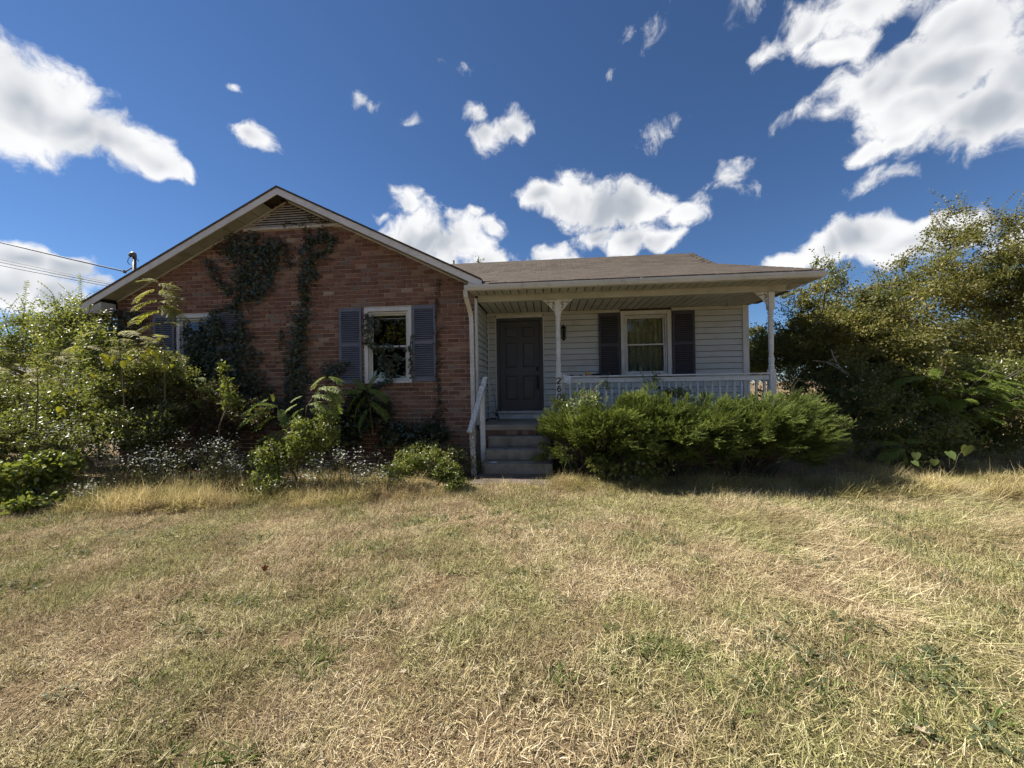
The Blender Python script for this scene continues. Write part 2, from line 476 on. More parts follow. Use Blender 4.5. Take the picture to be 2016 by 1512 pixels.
def vnoise(x, y):
    x = np.asarray(x, float); y = np.asarray(y, float)
    xi = np.floor(x).astype(int); yi = np.floor(y).astype(int); fx = x-xi; fy = y-yi
    fx = fx*fx*(3-2*fx); fy = fy*fy*(3-2*fy)
    g = lambda i, j: _LAT[i % 64, j % 64]
    return (g(xi, yi)*(1-fx)+g(xi+1, yi)*fx)*(1-fy)+(g(xi, yi+1)*(1-fx)+g(xi+1, yi+1)*fx)*fy


def fbm(x, y, o=4):
    s = 0.; a = .5
    for k in range(o):
        s = s+a*vnoise(np.asarray(x)*2**k+17.3*k, np.asarray(y)*2**k+5.1*k); a *= .5
    return s/(1-.5**o)


def gh(x, y):
    """height of the ground"""
    x = np.asarray(x, float); y = np.asarray(y, float)
    near = np.exp(-((x-1)/14.)**4)*np.exp(-((y+3)/9.)**4)
    h = (fbm(x*.7, y*.7, 2)-.5)*.07*near + (fbm(x*4., y*4., 2)-.5)*.012*near
    flat = np.exp(-((x-.8)/1.0)**4)*np.exp(-((y+.9)/1.2)**4)       # level round the walk and the steps
    lw = np.exp(-((y-2.)/2.8)**6)                                   # level along the house
    return h*(1-flat)*(1-.7*lw)-.006


def groundmat():
    m, t, b, out = base('lawn_soil')
    p = t.node('ShaderNodeNewGeometry').outputs['Position']
    c = t.mix(t.smooth(t.noise(p, 30., 6., .7), .35, .68), (.26, .19, .11), (.11, .075, .045))
    c = t.mix(t.math('MULTIPLY', t.smooth(t.noise(p, 1.3, 5., .6), .52, .70), .5), c, (.36, .245, .16))
    c = t.mix(t.math('MULTIPLY', t.smooth(t.noise(t.vmath('ADD', p, (9., 4., 0.)), .8, 5., .6), .48, .66), .55), c, (.13, .125, .05))
    t.put(b.inputs['Base Color'], c); b.inputs['Roughness'].default_value = .95; b.inputs['Specular IOR Level'].default_value = .1
    bp = t.node('ShaderNodeBump', ins={'Height': t.noise(p, 55., 6., .75)}); bp.inputs['Strength'].default_value = .9; bp.inputs['Distance'].default_value = .02
    t.l.new(bp.outputs[0], b.inputs['Normal'])
    return m


def build_ground():
    xs = np.concatenate([np.linspace(-900, -60, 10), np.linspace(-50, -14, 14), np.linspace(-13, 15, 225), np.linspace(16, 60, 14), np.linspace(70, 900, 10)])
    ys = np.concatenate([np.linspace(-900, -60, 9), np.linspace(-50, -12, 12), np.linspace(-11, 5, 129), np.linspace(6, 60, 16), np.linspace(80, 900, 9)])
    X, Y = np.meshgrid(xs, ys); Z = gh(X, Y)
    n, m = X.shape
    i = np.arange(n*m).reshape(n, m)
    F = np.stack([i[:-1, :-1], i[:-1, 1:], i[1:, 1:], i[1:, :-1]], -1).reshape(-1, 4)
    o = link('ground', np_mesh('ground', np.stack([X, Y, Z], -1).reshape(-1, 3), F, smooth=True), groundmat())
    tag(o, 'dry lawn soil around the house', None, kind='structure')


build_ground()
w = MB()
w.box(.16, 1.44, -1.45, -.765, -.05, .016, .012)
wk = w.build('concrete_walk', M_WALK); tag(wk, 'weathered concrete walk at the foot of the steps', None, kind='structure')

# ------------------------------------------------------------------ the house
HOUSE = thing('brick_house', (-1., 4., 0.), 'one-storey brick house with gabled wing, covered porch and grey shutters', 'house')
XL, XR, YB = -7.72, 5.69, 9.42           # outer walls
D = 1.313                                # depth of the porch wall
AX, AZ, SL = -3.83, 5.52, .4926          # ridge of the wing and the pitch of its roof
OV = .30                                 # overhang of the gable
FZ = .775                                # porch floor
WZ0, WZ1 = 1.623, 3.125                  # windows in the brick wall
WIN = [(-6.32, -5.347), (-2.229, -1.256)]
DL, DR, DZ0, DZ1 = .318, 1.232, .965, 2.995
PW = (3.017, 4.098, 1.70, 3.139)         # porch window
CEIL = 3.185


def rz(x): return AZ-.15-SL*abs(x-AX)    # underside of the rake along the gable


# --- gable wall: mortar bed with the openings left free, bricks laid on it
gw = MB()
y0, y1 = .012, .16
gw.box(XL, WIN[0][0], y0, y1, -.2, WZ1); gw.box(WIN[0][1], WIN[1][0], y0, y1, -.2, WZ1); gw.box(WIN[1][1], 0, y0, y1, -.2, WZ1)
for a, b in WIN: gw.box(a, b, y0, y1, -.2, WZ0)
gw.prism([(XL, WZ1), (0, WZ1), (0, rz(0)-.01), (AX, rz(AX)-.01), (XL, rz(XL)-.01)], 1, y0, y1)
GW = gw.build('gable_wall', M_MORTAR, HOUSE)

BW, BH = .2315, .0853
brick_boxes = []
zc = -.0853*2; row = 0
while zc < AZ:
    x = XL - (BW/2 if row % 2 else 0)
    while x < 0:
        a, b = max(x+.005, XL+.002), min(x+BW-.006, -.002)
        z0_, z1_ = zc+.005, zc+BH-.006
        segs = [(a, b)]
        for (wa, wb) in WIN:
            if z1_ > WZ0-.075 and z0_ < WZ1:
                ns = []
                for (p, q) in segs:
                    if q <= wa-.0 or p >= wb+.0: ns.append((p, q)); continue
                    if p < wa-.03: ns.append((p, wa-.004))
                    if q > wb+.03: ns.append((wb+.004, q))
                segs = ns
        for (p, q) in segs:
            if q-p < .03: continue
            mid = (p+q)/2
            if z0_ > rz(mid)-.004: continue
            if z1_ > 4.80 and abs(mid+3.705) < 1.06-(z1_-4.80)*1.6 and z0_ > 4.78: continue
            brick_boxes.append((p, q, z0_, z1_))
        x += BW
    zc += BH; row += 1
# brick sills (rowlock course) under both windows
sill_boxes = []
for wa, wb in WIN:
    n = 12; s_ = (wb-wa+.04)/n
    for k in range(n): sill_boxes.append((wa-.02+k*s_+.004, wa-.02+(k+1)*s_-.004, WZ0-.073, WZ0-.004))

camd = lambda bx: (bx[0]+bx[1])/2


def brick_mesh(w_, h_, name='brick'):
    mb = MB(); mb.box(-w_/2, w_/2, -.006, .03, -h_/2, h_/2, .0035)
    return mb.mesh(name)


full = [i for i, b in enumerate(brick_boxes) if b[1]-b[0] > .2 and b[2] > .45]


def hidden(b):
    x = (b[0]+b[1])/2; z = (b[2]+b[3])/2
    if x < -3.0 or (x > -2.77 and x < -.76 and WZ0 < z < WZ1+.03): return True
    return z < .8 and x < -1.6
cand = sorted([i for i in full if not hidden(brick_boxes[i])], key=lambda i: (brick_boxes[i][0]-CAM[0])**2+(brick_boxes[i][2]-1.5)**2)[:262]
cs = set(cand)
bm_shared = [brick_mesh(BW-.014, BH-.014) for _ in range(1)][0]
HO = np.array(HOUSE.location)
for i in cand:
    p, q, a, b = brick_boxes[i]
    o = link('brick', bm_shared, M_BRICK, GW)
    o.location = ((p+q)/2-HO[0], random.uniform(-.0025, .002)-HO[1], (a+b)/2-HO[2])
    o.rotation_euler = (random.uniform(-.006, .006), random.uniform(-.004, .004), random.uniform(-.008, .008))
mb = MB(); tints = []
for i, (p, q, a, b) in enumerate(brick_boxes):
    if i in cs: continue
    dy = random.uniform(-.0025, .002); n0 = mb.n
    mb.box(p+.0015, q-.0015, -.006+dy, .03, a+.0015, b-.0015, .0035); tints += [random.random()]*(mb.n-n0)
for (p, q, a, b) in sill_boxes:
    n0 = mb.n; mb.box(p, q, -.055, .03, a, b, .004); tints += [random.random()*.4+.05]*(mb.n-n0)
o = mb.build('brick_courses', M_BRICKS, GW); o['kind'] = 'stuff'
at_ = o.data.attributes.new('tint', 'FLOAT', 'POINT'); at_.data.foreach_set('value', tints)

# --- other outer walls and rooms (plain, mostly unseen): they keep the inside dark
ow = MB()
ow.box(XL, XL+.14, .165, YB, -.2, 3.25)                       # left
ow.box(XL, XR, YB-.14, YB, -.2, 3.25)                         # back
ow.box(XR-.14, XR, D+.10, YB-.145, -.2, 3.25)                 # right
for xx in (XL, XR-.14):                                       # ends of the main roof
    ow.prism([(1.36, 3.26), (YB-.02, 3.26), (5.367, 5.42)], 0, xx+.002, xx+.13)
ow.box(-.16, .0, .165, D+.09, -.2, 3.3)                       # wing's right wall behind the return siding
ow.build('outer_wall', M_SIDING, HOUSE)
iw = MB()
iw.box(XL+.15, XR-.15, .17, YB-.15, .60, .66)                 # floor inside
iw.box(XL+.15, -.17, 4.2, 4.28, .67, 3.2); iw.box(0.0, XR-.15, 5.2, 5.28, .67, 3.2)
iw.box(XL+.15, XR-.15, 1.45, YB-.15, 3.20, 3.24); iw.box(XL+.15, -.17, .165, 1.445, 3.20, 3.24)
iw.build('interior', M_DARK, HOUSE)

# --- porch back wall: sheathing with openings, dark to draw the shade in the laps, siding boards in front
pw = MB()
pa, pb = D+.012, D+.09
pw.box(.0, DL-.07, pa, pb, FZ-.1, CEIL+.06); pw.box(DR+.07, PW[0], pa, pb, FZ-.1, CEIL+.06); pw.box(PW[1], XR, pa, pb, FZ-.9, CEIL+.06)
pw.box(DL-.07, DR+.07, pa, pb, DZ1+.07, CEIL+.06); pw.box(PW[0], PW[1], pa, pb, PW[3], CEIL+.06); pw.box(PW[0], PW[1], pa, pb, FZ-.1, PW[2])
pw.box(DL-.07, DR+.07, pa, pb, FZ-.1, DZ0-.05)
PWALL = pw.build('porch_wall', M_DARK, HOUSE)
CO = .1285
ncourse = int((CEIL-FZ)/CO)+1


def siding(x0, x1, z, parent):
    """one lap board: bulges out towards its lower edge"""
    z1 = min(z+CO, CEIL-.002)
    if z1-z < .03: return
    m_ = MB(); yy = D
    prof = [(yy+.010, z1), (yy+.006, z1-.02), (yy-.006, z+CO*.45), (yy-.015, z+.024), (yy-.018, z+.014), (yy-.016, z+.009), (yy+.010, z+.009)]
    m_.prism(prof, 0, x0, x1)
    m_.build('siding_board', M_SIDING, parent)


for k in range(ncourse):
    z = FZ+.02+k*CO
    siding(.075, DL-.095, z, PWALL)
    siding(DR+.095, PW[0]-.012, z, PWALL)
    siding(PW[1]+.012, XR-.115, z, PWALL)
    if z+CO < PW[2]-.02: siding(PW[0]-.008, PW[1]+.008, z, PWALL)
# return wall of the wing (faces the porch)
rw = MB(); rw.box(.004, .022, .10, D+.010, FZ-.05, CEIL+.05); RW = rw.build('return_wall', M_DARK, HOUSE)  # dark backing again puts lap shade between the boards
for k in range(ncourse):
    z = FZ+.02+k*CO; z1 = min(z+CO, CEIL-.002)
    if z1-z < .03: continue
    X0 = .030
    m_ = MB(); m_.prism([(X0-.006, z1), (X0-.002, z1-.02), (X0+.008, z+CO*.45), (X0+.016, z+.024), (X0+.019, z+.014), (X0+.017, z+.009), (X0-.006, z+.009)], 1, .105, D-.03)
    m_.build('siding_board', M_SIDING, RW)
for (a, b, c_, d_) in ((.002, .052, -.012, .10), (XR-.112, XR+.014, D-.022, D+.11)):
    m_ = MB(); m_.box(a, b, c_, d_, FZ-.0 if a < 1 else FZ-.7, CEIL+.06, .004); m_.build('corner_board', M_TRIM, HOUSE)
m_ = MB(); m_.box(.046, .072, D-.028, D+.010, FZ+.004, CEIL-.003, .003); m_.build('corner_board', M_TRIM, HOUSE)
m_ = MB(); m_.box(.075, PW[0]-.012, D-.016, D+.010, CEIL-.052, CEIL-.003, .003); m_.box(PW[1]+.012, XR-.115, D-.016, D+.01, CEIL-.052, CEIL-.003, .003)
m_.build('ceiling_trim', M_SOFFIT, HOUSE)
# right-hand outside wall siding, seen edge-on
m_ = MB(); m_.box(XR+.001, XR+.012, D+.115, YB, -.1, 3.2); m_.build('side_siding', M_SIDING, HOUSE)

# --- porch floor with brick edge
pf = MB(); pf.box(.056, 5.62, -.005, D-.02, FZ-.10, FZ, .008); pf.box(.0, 5.58, .02, D, -.2, FZ-.105)
PF = pf.build('porch_floor', M_FLOOR, HOUSE)
eb = MB()
hdr = brick_mesh(.098, .086); strn = bm_shared
k = 0; x = .06
while x < 5.5:
    nd = k < 16
    for (wd_, zz, ms_) in ((.105, FZ-.150, hdr),):
        if nd:
            o = link('brick', ms_, M_BRICK, PF); o.location = (x+wd_/2-HO[0], .006-HO[1], zz-HO[2])
        else: eb.box(x+.004, x+wd_-.004, .0, .03, zz-.043, zz+.043, .0035)
    k += 1; x += .105
zz = FZ-.198-.043; row = 0
while zz > -.1:
    x = .06-(BW/2 if row % 2 else 0); j = 0
    while x < 5.5:
        a, b = max(x, .06)+.005, min(x+BW, 5.56)-.006
        if b-a > .04:
            if row == 0 and b-a > .2 and j < 8:
                o = link('brick', bm_shared, M_BRICK, PF); o.location = ((a+b)/2-HO[0], .006-HO[1], zz-HO[2])
            else: eb.box(a, b, .0, .03, zz-.037, zz+.037, .0035)
        x += BW; j += 1
    zz -= BH; row += 1
o = eb.build('brick_courses', M_BRICKS, PF); o['kind'] = 'stuff'
at_ = o.data.attributes.new('tint', 'FLOAT', 'POINT'); at_.data.foreach_set('value', [random.random() for _ in range(eb.n//24) for __ in range(24)])

# --- windows, shutters
def shutter(x0, x1, z0, z1, y, nl=15, paint=None):
    paint = paint or M_SHUT
    m_ = MB(); s_ = .048; zm = (z0+z1)/2+.02
    m_.box(x0, x0+s_, y-.028, y, z0, z1, .004); m_.box(x1-s_, x1, y-.028, y, z0, z1, .004)
    m_.box(x0+s_, x1-s_, y-.0265, y-.001, z0, z0+.085, .004); m_.box(x0+s_, x1-s_, y-.0265, y-.001, z1-.075, z1, .004)
    m_.box(x0+s_, x1-s_, y-.0265, y-.001, zm-.035, zm+.035, .004)
    o = m_.build('shutter', paint, HOUSE)
    m_ = MB()
    m_.box(x0+s_, x1-s_, y-.006, y-.001, z0+.085, zm-.035); m_.box(x0+s_, x1-s_, y-.006, y-.001, zm+.035, z1-.075)
    m_.build('shutter_back', M_BLACK, o); m_ = MB()
    for (a, b) in ((z0+.085, zm-.035), (zm+.035, z1-.075)):
        st = (b-a)/nl
        for k in range(nl):
            z = a+(k+.5)*st
            m_.prism([(y-.025, z-st*.36), (y-.009, z+st*.12), (y-.009, z+st*.26), (y-.026, z-st*.12)], 0, x0+s_-.002, x1-s_+.002)
    m_.build('louvers', paint, o)['kind'] = 'stuff'
    return o


def window(x0, x1, z0, z1, y, cas, curtain=False):
    """double-hung window: casing, frame, lower sash in front, upper sash behind"""
    m_ = MB(); c = cas
    m_.box(x0, x0+c, y-.03, y+.07, z0, z1, .003); m_.box(x1-c, x1, y-.03, y+.07, z0, z1, .003)
    m_.box(x0+c, x1-c, y-.0285, y+.07, z1-c, z1, .003)
    m_.box(x0+c, x1-c, y-.045, y+.07, z0, z0+c*.62, .004)
    W = m_.build('window', M_TRIM, HOUSE)
    a, b, zb, zt = x0+c, x1-c, z0+c*.62, z1-c
    rv = MB()
    for q in ((a-.002, a+.007, zb, zt), (b-.007, b+.002, zb, zt), (a, b, zt-.009, zt+.002)): rv.box(q[0], q[1], y+.012, y+.10, q[2], q[3])
    rv.build('shadow_strip', M_BLACK, W)  # black strips stand in for the shade between casing and frame
    a += .008; b -= .008; zt -= .010
    fr = MB(); f_ = .028
    fr.box(a, a+f_, y+.0, y+.11, zb, zt, .003); fr.box(b-f_, b, y+.0, y+.11, zb, zt, .003)
    fr.box(a+f_, b-f_, y+.002, y+.11, zt-f_, zt, .003); fr.box(a+f_, b-f_, y+.002, y+.11, zb, zb+.016, .003)
    fr.build('window_frame', M_TRIM, W)
    a += f_; b -= f_; zt -= f_; zb += .016; zm = (zb+zt)/2; s_ = .036
    for nm, p, q, yy in (('upper_sash', zm-.012, zt, y+.062), ('lower_sash', zb, zm+.022, y+.026)):
        m_ = MB()
        m_.box(a, a+s_, yy, yy+.03, p, q, .003); m_.box(b-s_, b, yy, yy+.03, p, q, .003)
        m_.box(a+s_, b-s_, yy+.001, yy+.03, p, p+s_, .003); m_.box(a+s_, b-s_, yy+.001, yy+.03, q-s_, q, .003)
        m_.build(nm, M_TRIM, W)
        m_ = MB(); m_.box(a+s_-.004, b-s_+.004, yy+.012, yy+.016, p+s_-.004, q-s_+.004); m_.build('pane', M_GLASS, W)
    if curtain:
        n = 60; V = []; F = []
        for half, (c0, c1) in enumerate(((a-.03, a+.34), (a+.30, b+.03))):
            o_ = len(V)
            for i in range(n+1):
                u = i/n
                for (j, zz) in enumerate((zt+.02, zm, zb-.02)):
                    flare = .0 if half else (.10*u*(zt-zz)/(zt-zb))
                    V.append((c0+(c1-c0)*u+flare-(.05*u if half == 0 else 0), y+.125+.02*half+.030*math.sin(u*(29 if half else 13)+.6*math.sin(u*19))*(1+.2*j), zz))
            for i in range(n):
                for j in range(2): F.append((o_+i*3+j, o_+i*3+3+j, o_+i*3+4+j, o_+i*3+1+j))
        m_ = MB(); m_.add(V, F); m_.build('curtain', M_CURT, W, True)
    return W


for (wa, wb) in WIN:
    window(wa, wb, WZ0, WZ1, 0.0, .075)
    shutter(wa-.527, wa-.055, WZ0+.0, WZ1+.01, -.006)
    shutter(wb+.010, wb+.485, WZ0+.02, WZ1+.02, -.006)
window(*PW, D, .085, True)
shutter(2.535, 3.000, PW[2]-.05, 3.105, D-.019, 15, M_SHUT_SHADED)
shutter(4.112, 4.585, PW[2]-.05, 3.105, D-.019, 15, M_SHUT_SHADED)

# --- front door
dm = MB()
dm.box(DL-.07, DL-.004, D-.012, D+.09, DZ0-.02, DZ1+.004, .003); dm.box(DR+.004, DR+.07, D-.012, D+.09, DZ0-.02, DZ1+.004, .003)
dm.box(DL-.07, DR+.07, D-.0105, D+.09, DZ1+.005, DZ1+.07, .003)
DOOR = dm.build('front_door', M_DOOR, HOUSE); DOOR['label'] = 'dark slate six-panel front door'
tr = MB()
tr.box(DL-.094, DL-.071, D-.03, D+.02, FZ+.06, DZ1+.094, .003); tr.box(DR+.071, DR+.094, D-.03, D+.02, FZ+.06, DZ1+.094, .003)
tr.box(DL-.0705, DR+.0705, D-.029, D+.02, DZ1+.071, DZ1+.094, .003); tr.box(DL-.0705, DR+.0705, D-.012, D+.02, DZ1+.095, CEIL-.004)
tr.build('door_trim', M_TRIM, DOOR)
yd = D+.035
st_ = .125; mid_ = .115
W_ = DR-DL
rails = [(DZ0, DZ0+.235), (DZ0+.80, DZ0+.975), (DZ0+1.545, DZ0+1.665), (DZ1-.125, DZ1)]
sl = MB()
sl.box(DL, DL+st_, yd, yd+.044, DZ0, DZ1, .002); sl.box(DR-st_, DR, yd, yd+.044, DZ0, DZ1, .002)
xm = (DL+DR)/2
for (a, b) in rails: sl.box(DL+st_, DR-st_, yd+.0005, yd+.044, a, b, .002)
for (a, b) in ((rails[0][1], rails[1][0]), (rails[1][1], rails[2][0]), (rails[2][1], rails[3][0])): sl.box(xm-mid_/2, xm+mid_/2, yd+.0005, yd+.044, a, b, .002)
sl.build('door_slab', M_DOOR, DOOR)
for (a, b) in ((rails[0][1], rails[1][0]), (rails[1][1], rails[2][0]), (rails[2][1], rails[3][0])):
    for (p, q) in ((DL+st_, xm-mid_/2), (xm+mid_/2, DR-st_)):
        m_ = MB(); m_.box(p, q, yd+.018, yd+.04, a, b); e = .032
        V = [(p+.012, yd+.018, a+.012), (q-.012, yd+.018, a+.012), (q-.012, yd+.018, b-.012), (p+.012, yd+.018, b-.012), (p+e, yd+.004, a+e), (q-e, yd+.004, a+e), (q-e, yd+.004, b-e), (p+e, yd+.004, b-e)]
        m_.add(V, [(4, 5, 6, 7), (0, 1, 5, 4), (1, 2, 6, 5), (2, 3, 7, 6), (3, 0, 4, 7)]); m_.build('door_panel', M_DOOR, DOOR)
th = MB(); th.box(DL-.09, DR+.09, D-.075, D+.08, DZ0-.05, DZ0-.004, .004); th.box(DL-.10, DR+.10, D-.03, D+.01, FZ+.004, DZ0-.055, .004)
th.build('threshold', M_TRIM, DOOR)
hx = DR-.062
hm = MB(); hm.box(hx-.028, hx+.028, yd-.016, yd, 1.865, 1.955, .006); hm.lathe(hx, yd-.02, [(.006, 1.90), (.006, 1.93)], 8); hm.build('deadbolt', M_BLACK, DOOR)
hm = MB(); hm.box(hx-.026, hx+.026, yd-.014, yd, 1.44, 1.76, .006); hm.tube([(hx, yd-.012, 1.71), (hx, yd-.055, 1.69), (hx, yd-.062, 1.58), (hx, yd-.05, 1.48), (hx, yd-.012, 1.46)], .009, 8); hm.tube([(hx, yd-.015, 1.735), (hx, yd-.05, 1.735)], .013, 8)
hm.build('door_handle', M_BLACK, DOOR)
hm = MB(); hm.box(xm-.006, xm+.006, yd-.004, yd+.002, 2.565, 2.577); hm.build('peephole', M_GALV, DOOR)

# --- roof: slabs, fascia, soffits, shingles
GY, GZ = -.45, 3.394                              # front edge of the porch gutter
KY, KZ, RY, RZ = 3.749, 4.82, 5.367, 5.649        # change of pitch, main ridge
PX1 = 6.095                                       # right end of the roof
PS = (KZ-(GZ+.01))/(KY-(GY+.03))                  # porch roof pitch


def porch_z(y): return KZ-(KY-y)*PS


rf = MB(); T = .03
Y0 = GY+.05


def slab(poly):
    """poly: roof outline (x, y, z); thickness T downwards"""
    n = len(poly); V = [tuple(p) for p in poly]+[(p[0], p[1], p[2]-T) for p in poly]
    rf.add(V, [tuple(range(n)), tuple(range(n, 2*n))[::-1]]+[(i, n+i, n+(i+1) % n, (i+1) % n) for i in range(n)])


slab([(.215, Y0, porch_z(Y0)), (PX1, Y0, porch_z(Y0)), (PX1, KY, KZ), (-2.7, KY, KZ), (-.9, .25, porch_z(.25)), (.215, .25, porch_z(.25))])
ms_ = (RZ-KZ)/(RY-KY)
slab([(XL-.4, KY-.002, KZ+.001), (PX1, KY-.002, KZ+.001), (PX1, RY, RZ), (XL-.4, RY, RZ)])
slab([(XL-.4, RY, RZ), (PX1, RY, RZ), (PX1, YB+.35, RZ-(YB+.35-RY)*ms_), (XL-.4, YB+.35, RZ-(YB+.35-RY)*ms_)][::1])
slab([(XL-.4, 1.0, RZ-(RY-1.0)*ms_), (-5.4, 1.0, RZ-(RY-1.0)*ms_), (-5.4, KY-.004, KZ), (XL-.4, KY-.004, KZ)])
wz = lambda x: AZ-SL*abs(x-AX)
XE0, XE1 = -8.15, .205
slab([(XE0, -OV, wz(XE0)), (AX, -OV, AZ), (AX, 5.1, AZ), (XE0, 5.1, wz(XE0))])
slab([(AX, -OV, AZ), (XE1, -OV, wz(XE1)), (XE1, 1.2, wz(XE1)), (XE1-1.6, 3.6, wz(XE1-1.6)), (AX, 5.1, AZ)])
ROOF = rf.build('roof', M_SHING, HOUSE)
# shingle tabs on the porch slope and the strip of main roof above it
EXP, TW = .145, .308


def tab_mesh(w_):
    m_ = MB(); m_.box(-w_/2, w_/2, -.19, .0, 0, .011); return m_.mesh('shingle')
tabs = [tab_mesh(TW-.012), tab_mesh(TW*.72)]
inst = []
for (ya, za, yb, zb_) in ((Y0-.012, porch_z(Y0-.012), KY, KZ), (KY, KZ, RY, RZ)):
    L_ = math.hypot(yb-ya, zb_-za); dy, dz = (yb-ya)/L_, (zb_-za)/L_; ang = math.atan2(dz, dy)
    nc = int(L_/EXP)+1
    for c in range(nc):
        s0 = (c+1)*EXP+.04
        if s0-.19 > L_: continue
        yy, zz = ya+dy*s0, za+dz*s0
        x = -2.6+(TW*.5 if c % 2 else 0)+random.uniform(-.02, .02)
        while x < PX1-.02:
            zr = za+dz*(s0-.1); yr = ya+dy*(s0-.1)
            if zr > wz(x)-.02 and not (yr < .2 and x < .36):
                inst.append((x, yy, zz, ang, c, min(TW, PX1-x+TW/2)))
            x += TW
near = sorted(range(len(inst)), key=lambda i: inst[i][1]**2+.0*inst[i][0])[:270]
ns_ = set(near); mb = MB(); tn = []
for i, (x, yy, zz, ang, c, w_) in enumerate(inst):
    rot = Matrix.Rotation(ang+random.uniform(.004, .016), 4, 'X'); lift = .010+random.uniform(0, .003)
    if i in ns_ and x < PX1-TW*.55:
        o = link('shingle', tabs[0], M_SHING, ROOF); o.location = (x-HO[0], yy-HO[1]-.0, zz-HO[2]+lift-.006)
        o.rotation_euler = (ang+random.uniform(.006, .018), 0, random.uniform(-.012, .012))
    else:
        wv = min(TW-.012, 2*(PX1-.004-x)) if x > PX1-TW*.55 else TW-.012
        if wv < .03: continue
        n0 = mb.n; mb.box(-wv/2, wv/2, -.19, 0, 0, .011, 0, Matrix.Translation((x, yy, zz+lift-.006)) @ rot); tn += [random.random()]*(mb.n-n0)
o = mb.build('shingle_courses', M_SHING, ROOF); o['kind'] = 'stuff'
at_ = o.data.attributes.new('tint', 'FLOAT', 'POINT'); at_.data.foreach_set('value', tn)
rc = MB()
for k in range(28):
    x = -2.4+k*.305
    rc.prism([(RY-.14, RZ-.068), (RY, RZ+.016), (RY+.14, RZ-.055), (RY+.14, RZ-.065), (RY, RZ+.008), (RY-.14, RZ-.076)], 0, x, x+.300+.0)
rc.build('ridge_cap', M_SHING, ROOF)
# rake fascia boards of the wing, with a thin dark shingle edge over them
for sgn, xe in ((-1, XE0), (1, XE1)):
    fa = MB(); h_ = .15
    x0_, x1_ = (xe, AX) if sgn < 0 else (AX, xe)
    a0, a1 = wz(x0_)-.033, wz(x1_)-.033
    fa.prism([(x0_, a0), (x1_, a1), (x1_, a1-h_+.02), (x0_, a0-h_+.02)], 1, -OV-.018, -OV+.002)
    fa.build('rake_fascia', M_FASCIA, HOUSE)
    ed = MB(); ed.prism([(x0_, a0+.036), (x1_, a1+.036), (x1_, a1+.001), (x0_, a0+.001)], 1, -OV-.034, -OV-.001); ed.build('shingle_edge', M_SHING, HOUSE)
# boxed ends of the rakes at the eaves
ex = MB(); zE = wz(XE0)-.18
ex.prism([(XE0+.03, zE+.02), (XE0+.03, zE-.05), (XL-.01, zE-.05), (XL-.01, zE+.18)], 1, -OV+.004, -.02); ex.box(XE0+.001, XE0+.02, -.018, YB, zE-.02, zE+.145); ex.box(XE0+.032, XL-.01, -.018, YB, zE-.045, zE-.03)
ex.build('eave_box', M_SOFFIT, HOUSE)
ex = MB(); ex.prism([(-.055, rz(-.055)-.005), (.19, rz(.19)-.003), (.19, GZ+.012), (-.055, GZ+.012)], 1, -OV+.004, .0); ex.build('eave_box', M_FASCIA, HOUSE)
# rake soffit: panels across the slope, the one at the peak is missing and shows the dark attic
rs = MB(); rs.box(XE0+.3, -.06, -.004, .008, 2.9, 2.905); RS = rs.build('rake_soffit', M_SOFFIT, HOUSE)
pwid = .30
for sgn, xe in ((-1, XL+.02), (1, -.06)):
    n = int(abs(xe-AX)/pwid); k0 = 1 if sgn < 0 else 0
    for k in range(k0, n+1):
        xa = AX+sgn*(k*pwid + (.02 if sgn < 0 and k == k0 else 0)); xb = AX+sgn*min((k+1)*pwid, abs(xe-AX))
        if abs(xb-xa) < .03: continue
        xa += sgn*.008; xb -= sgn*.008
        if k == 6 and sgn < 0: dz = -.0
        else: dz = 0
        za, zb_ = rz(xa)+dz, rz(xb)+dz
        m_ = MB()
        pts = sorted([(xa, za), (xb, zb_)])
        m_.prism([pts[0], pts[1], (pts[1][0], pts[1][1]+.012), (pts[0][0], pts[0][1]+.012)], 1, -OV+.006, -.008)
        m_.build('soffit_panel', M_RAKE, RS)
# frieze strip along the wall under the rake soffit
for sgn, xe in ((-1, XL+.02), (1, -.06)):
    m_ = MB(); x0_, x1_ = sorted((AX+sgn*.03, xe))
    m_.prism([(x0_, rz(x0_)-.004), (x1_, rz(x1_)-.004), (x1_, rz(x1_)-.034), (x0_, rz(x0_)-.034)], 1, -.026, -.008); m_.build('frieze_strip', M_SOFFIT, HOUSE)
# gable vent: dark back, sloping slats, sill board
vb = MB(); vz0, vx0, vx1, vzt = 4.80, -4.76, -2.65, 5.33; vcx = AX
vb.prism([(vx0+.03, vz0), (vx1-.03, vz0), (AX, vzt)], 1, -.004, .012); VENT = vb.build('gable_vent', M_DARK, HOUSE)
nsl = 9; st = (vzt-.05-vz0-.05)/nsl
for k in range(nsl):
    z = vz0+.055+k*st; hw = (vzt-z-.035)/SL
    a, b = max(vx0, AX-hw)+.0, min(vx1, AX+hw)
    m_ = MB(); m_.prism([(-.044, z), (-.010, z+st*.62), (-.010, z+st*.80), (-.046, z+st*.20)], 0, a, b); m_.build('slat', M_VENT, VENT)
m_ = MB(); m_.box(vx0-.02, vx1+.02, -.050, -.008, vz0-.015, vz0+.045, .004); m_.build('vent_sill', M_VENT, VENT)
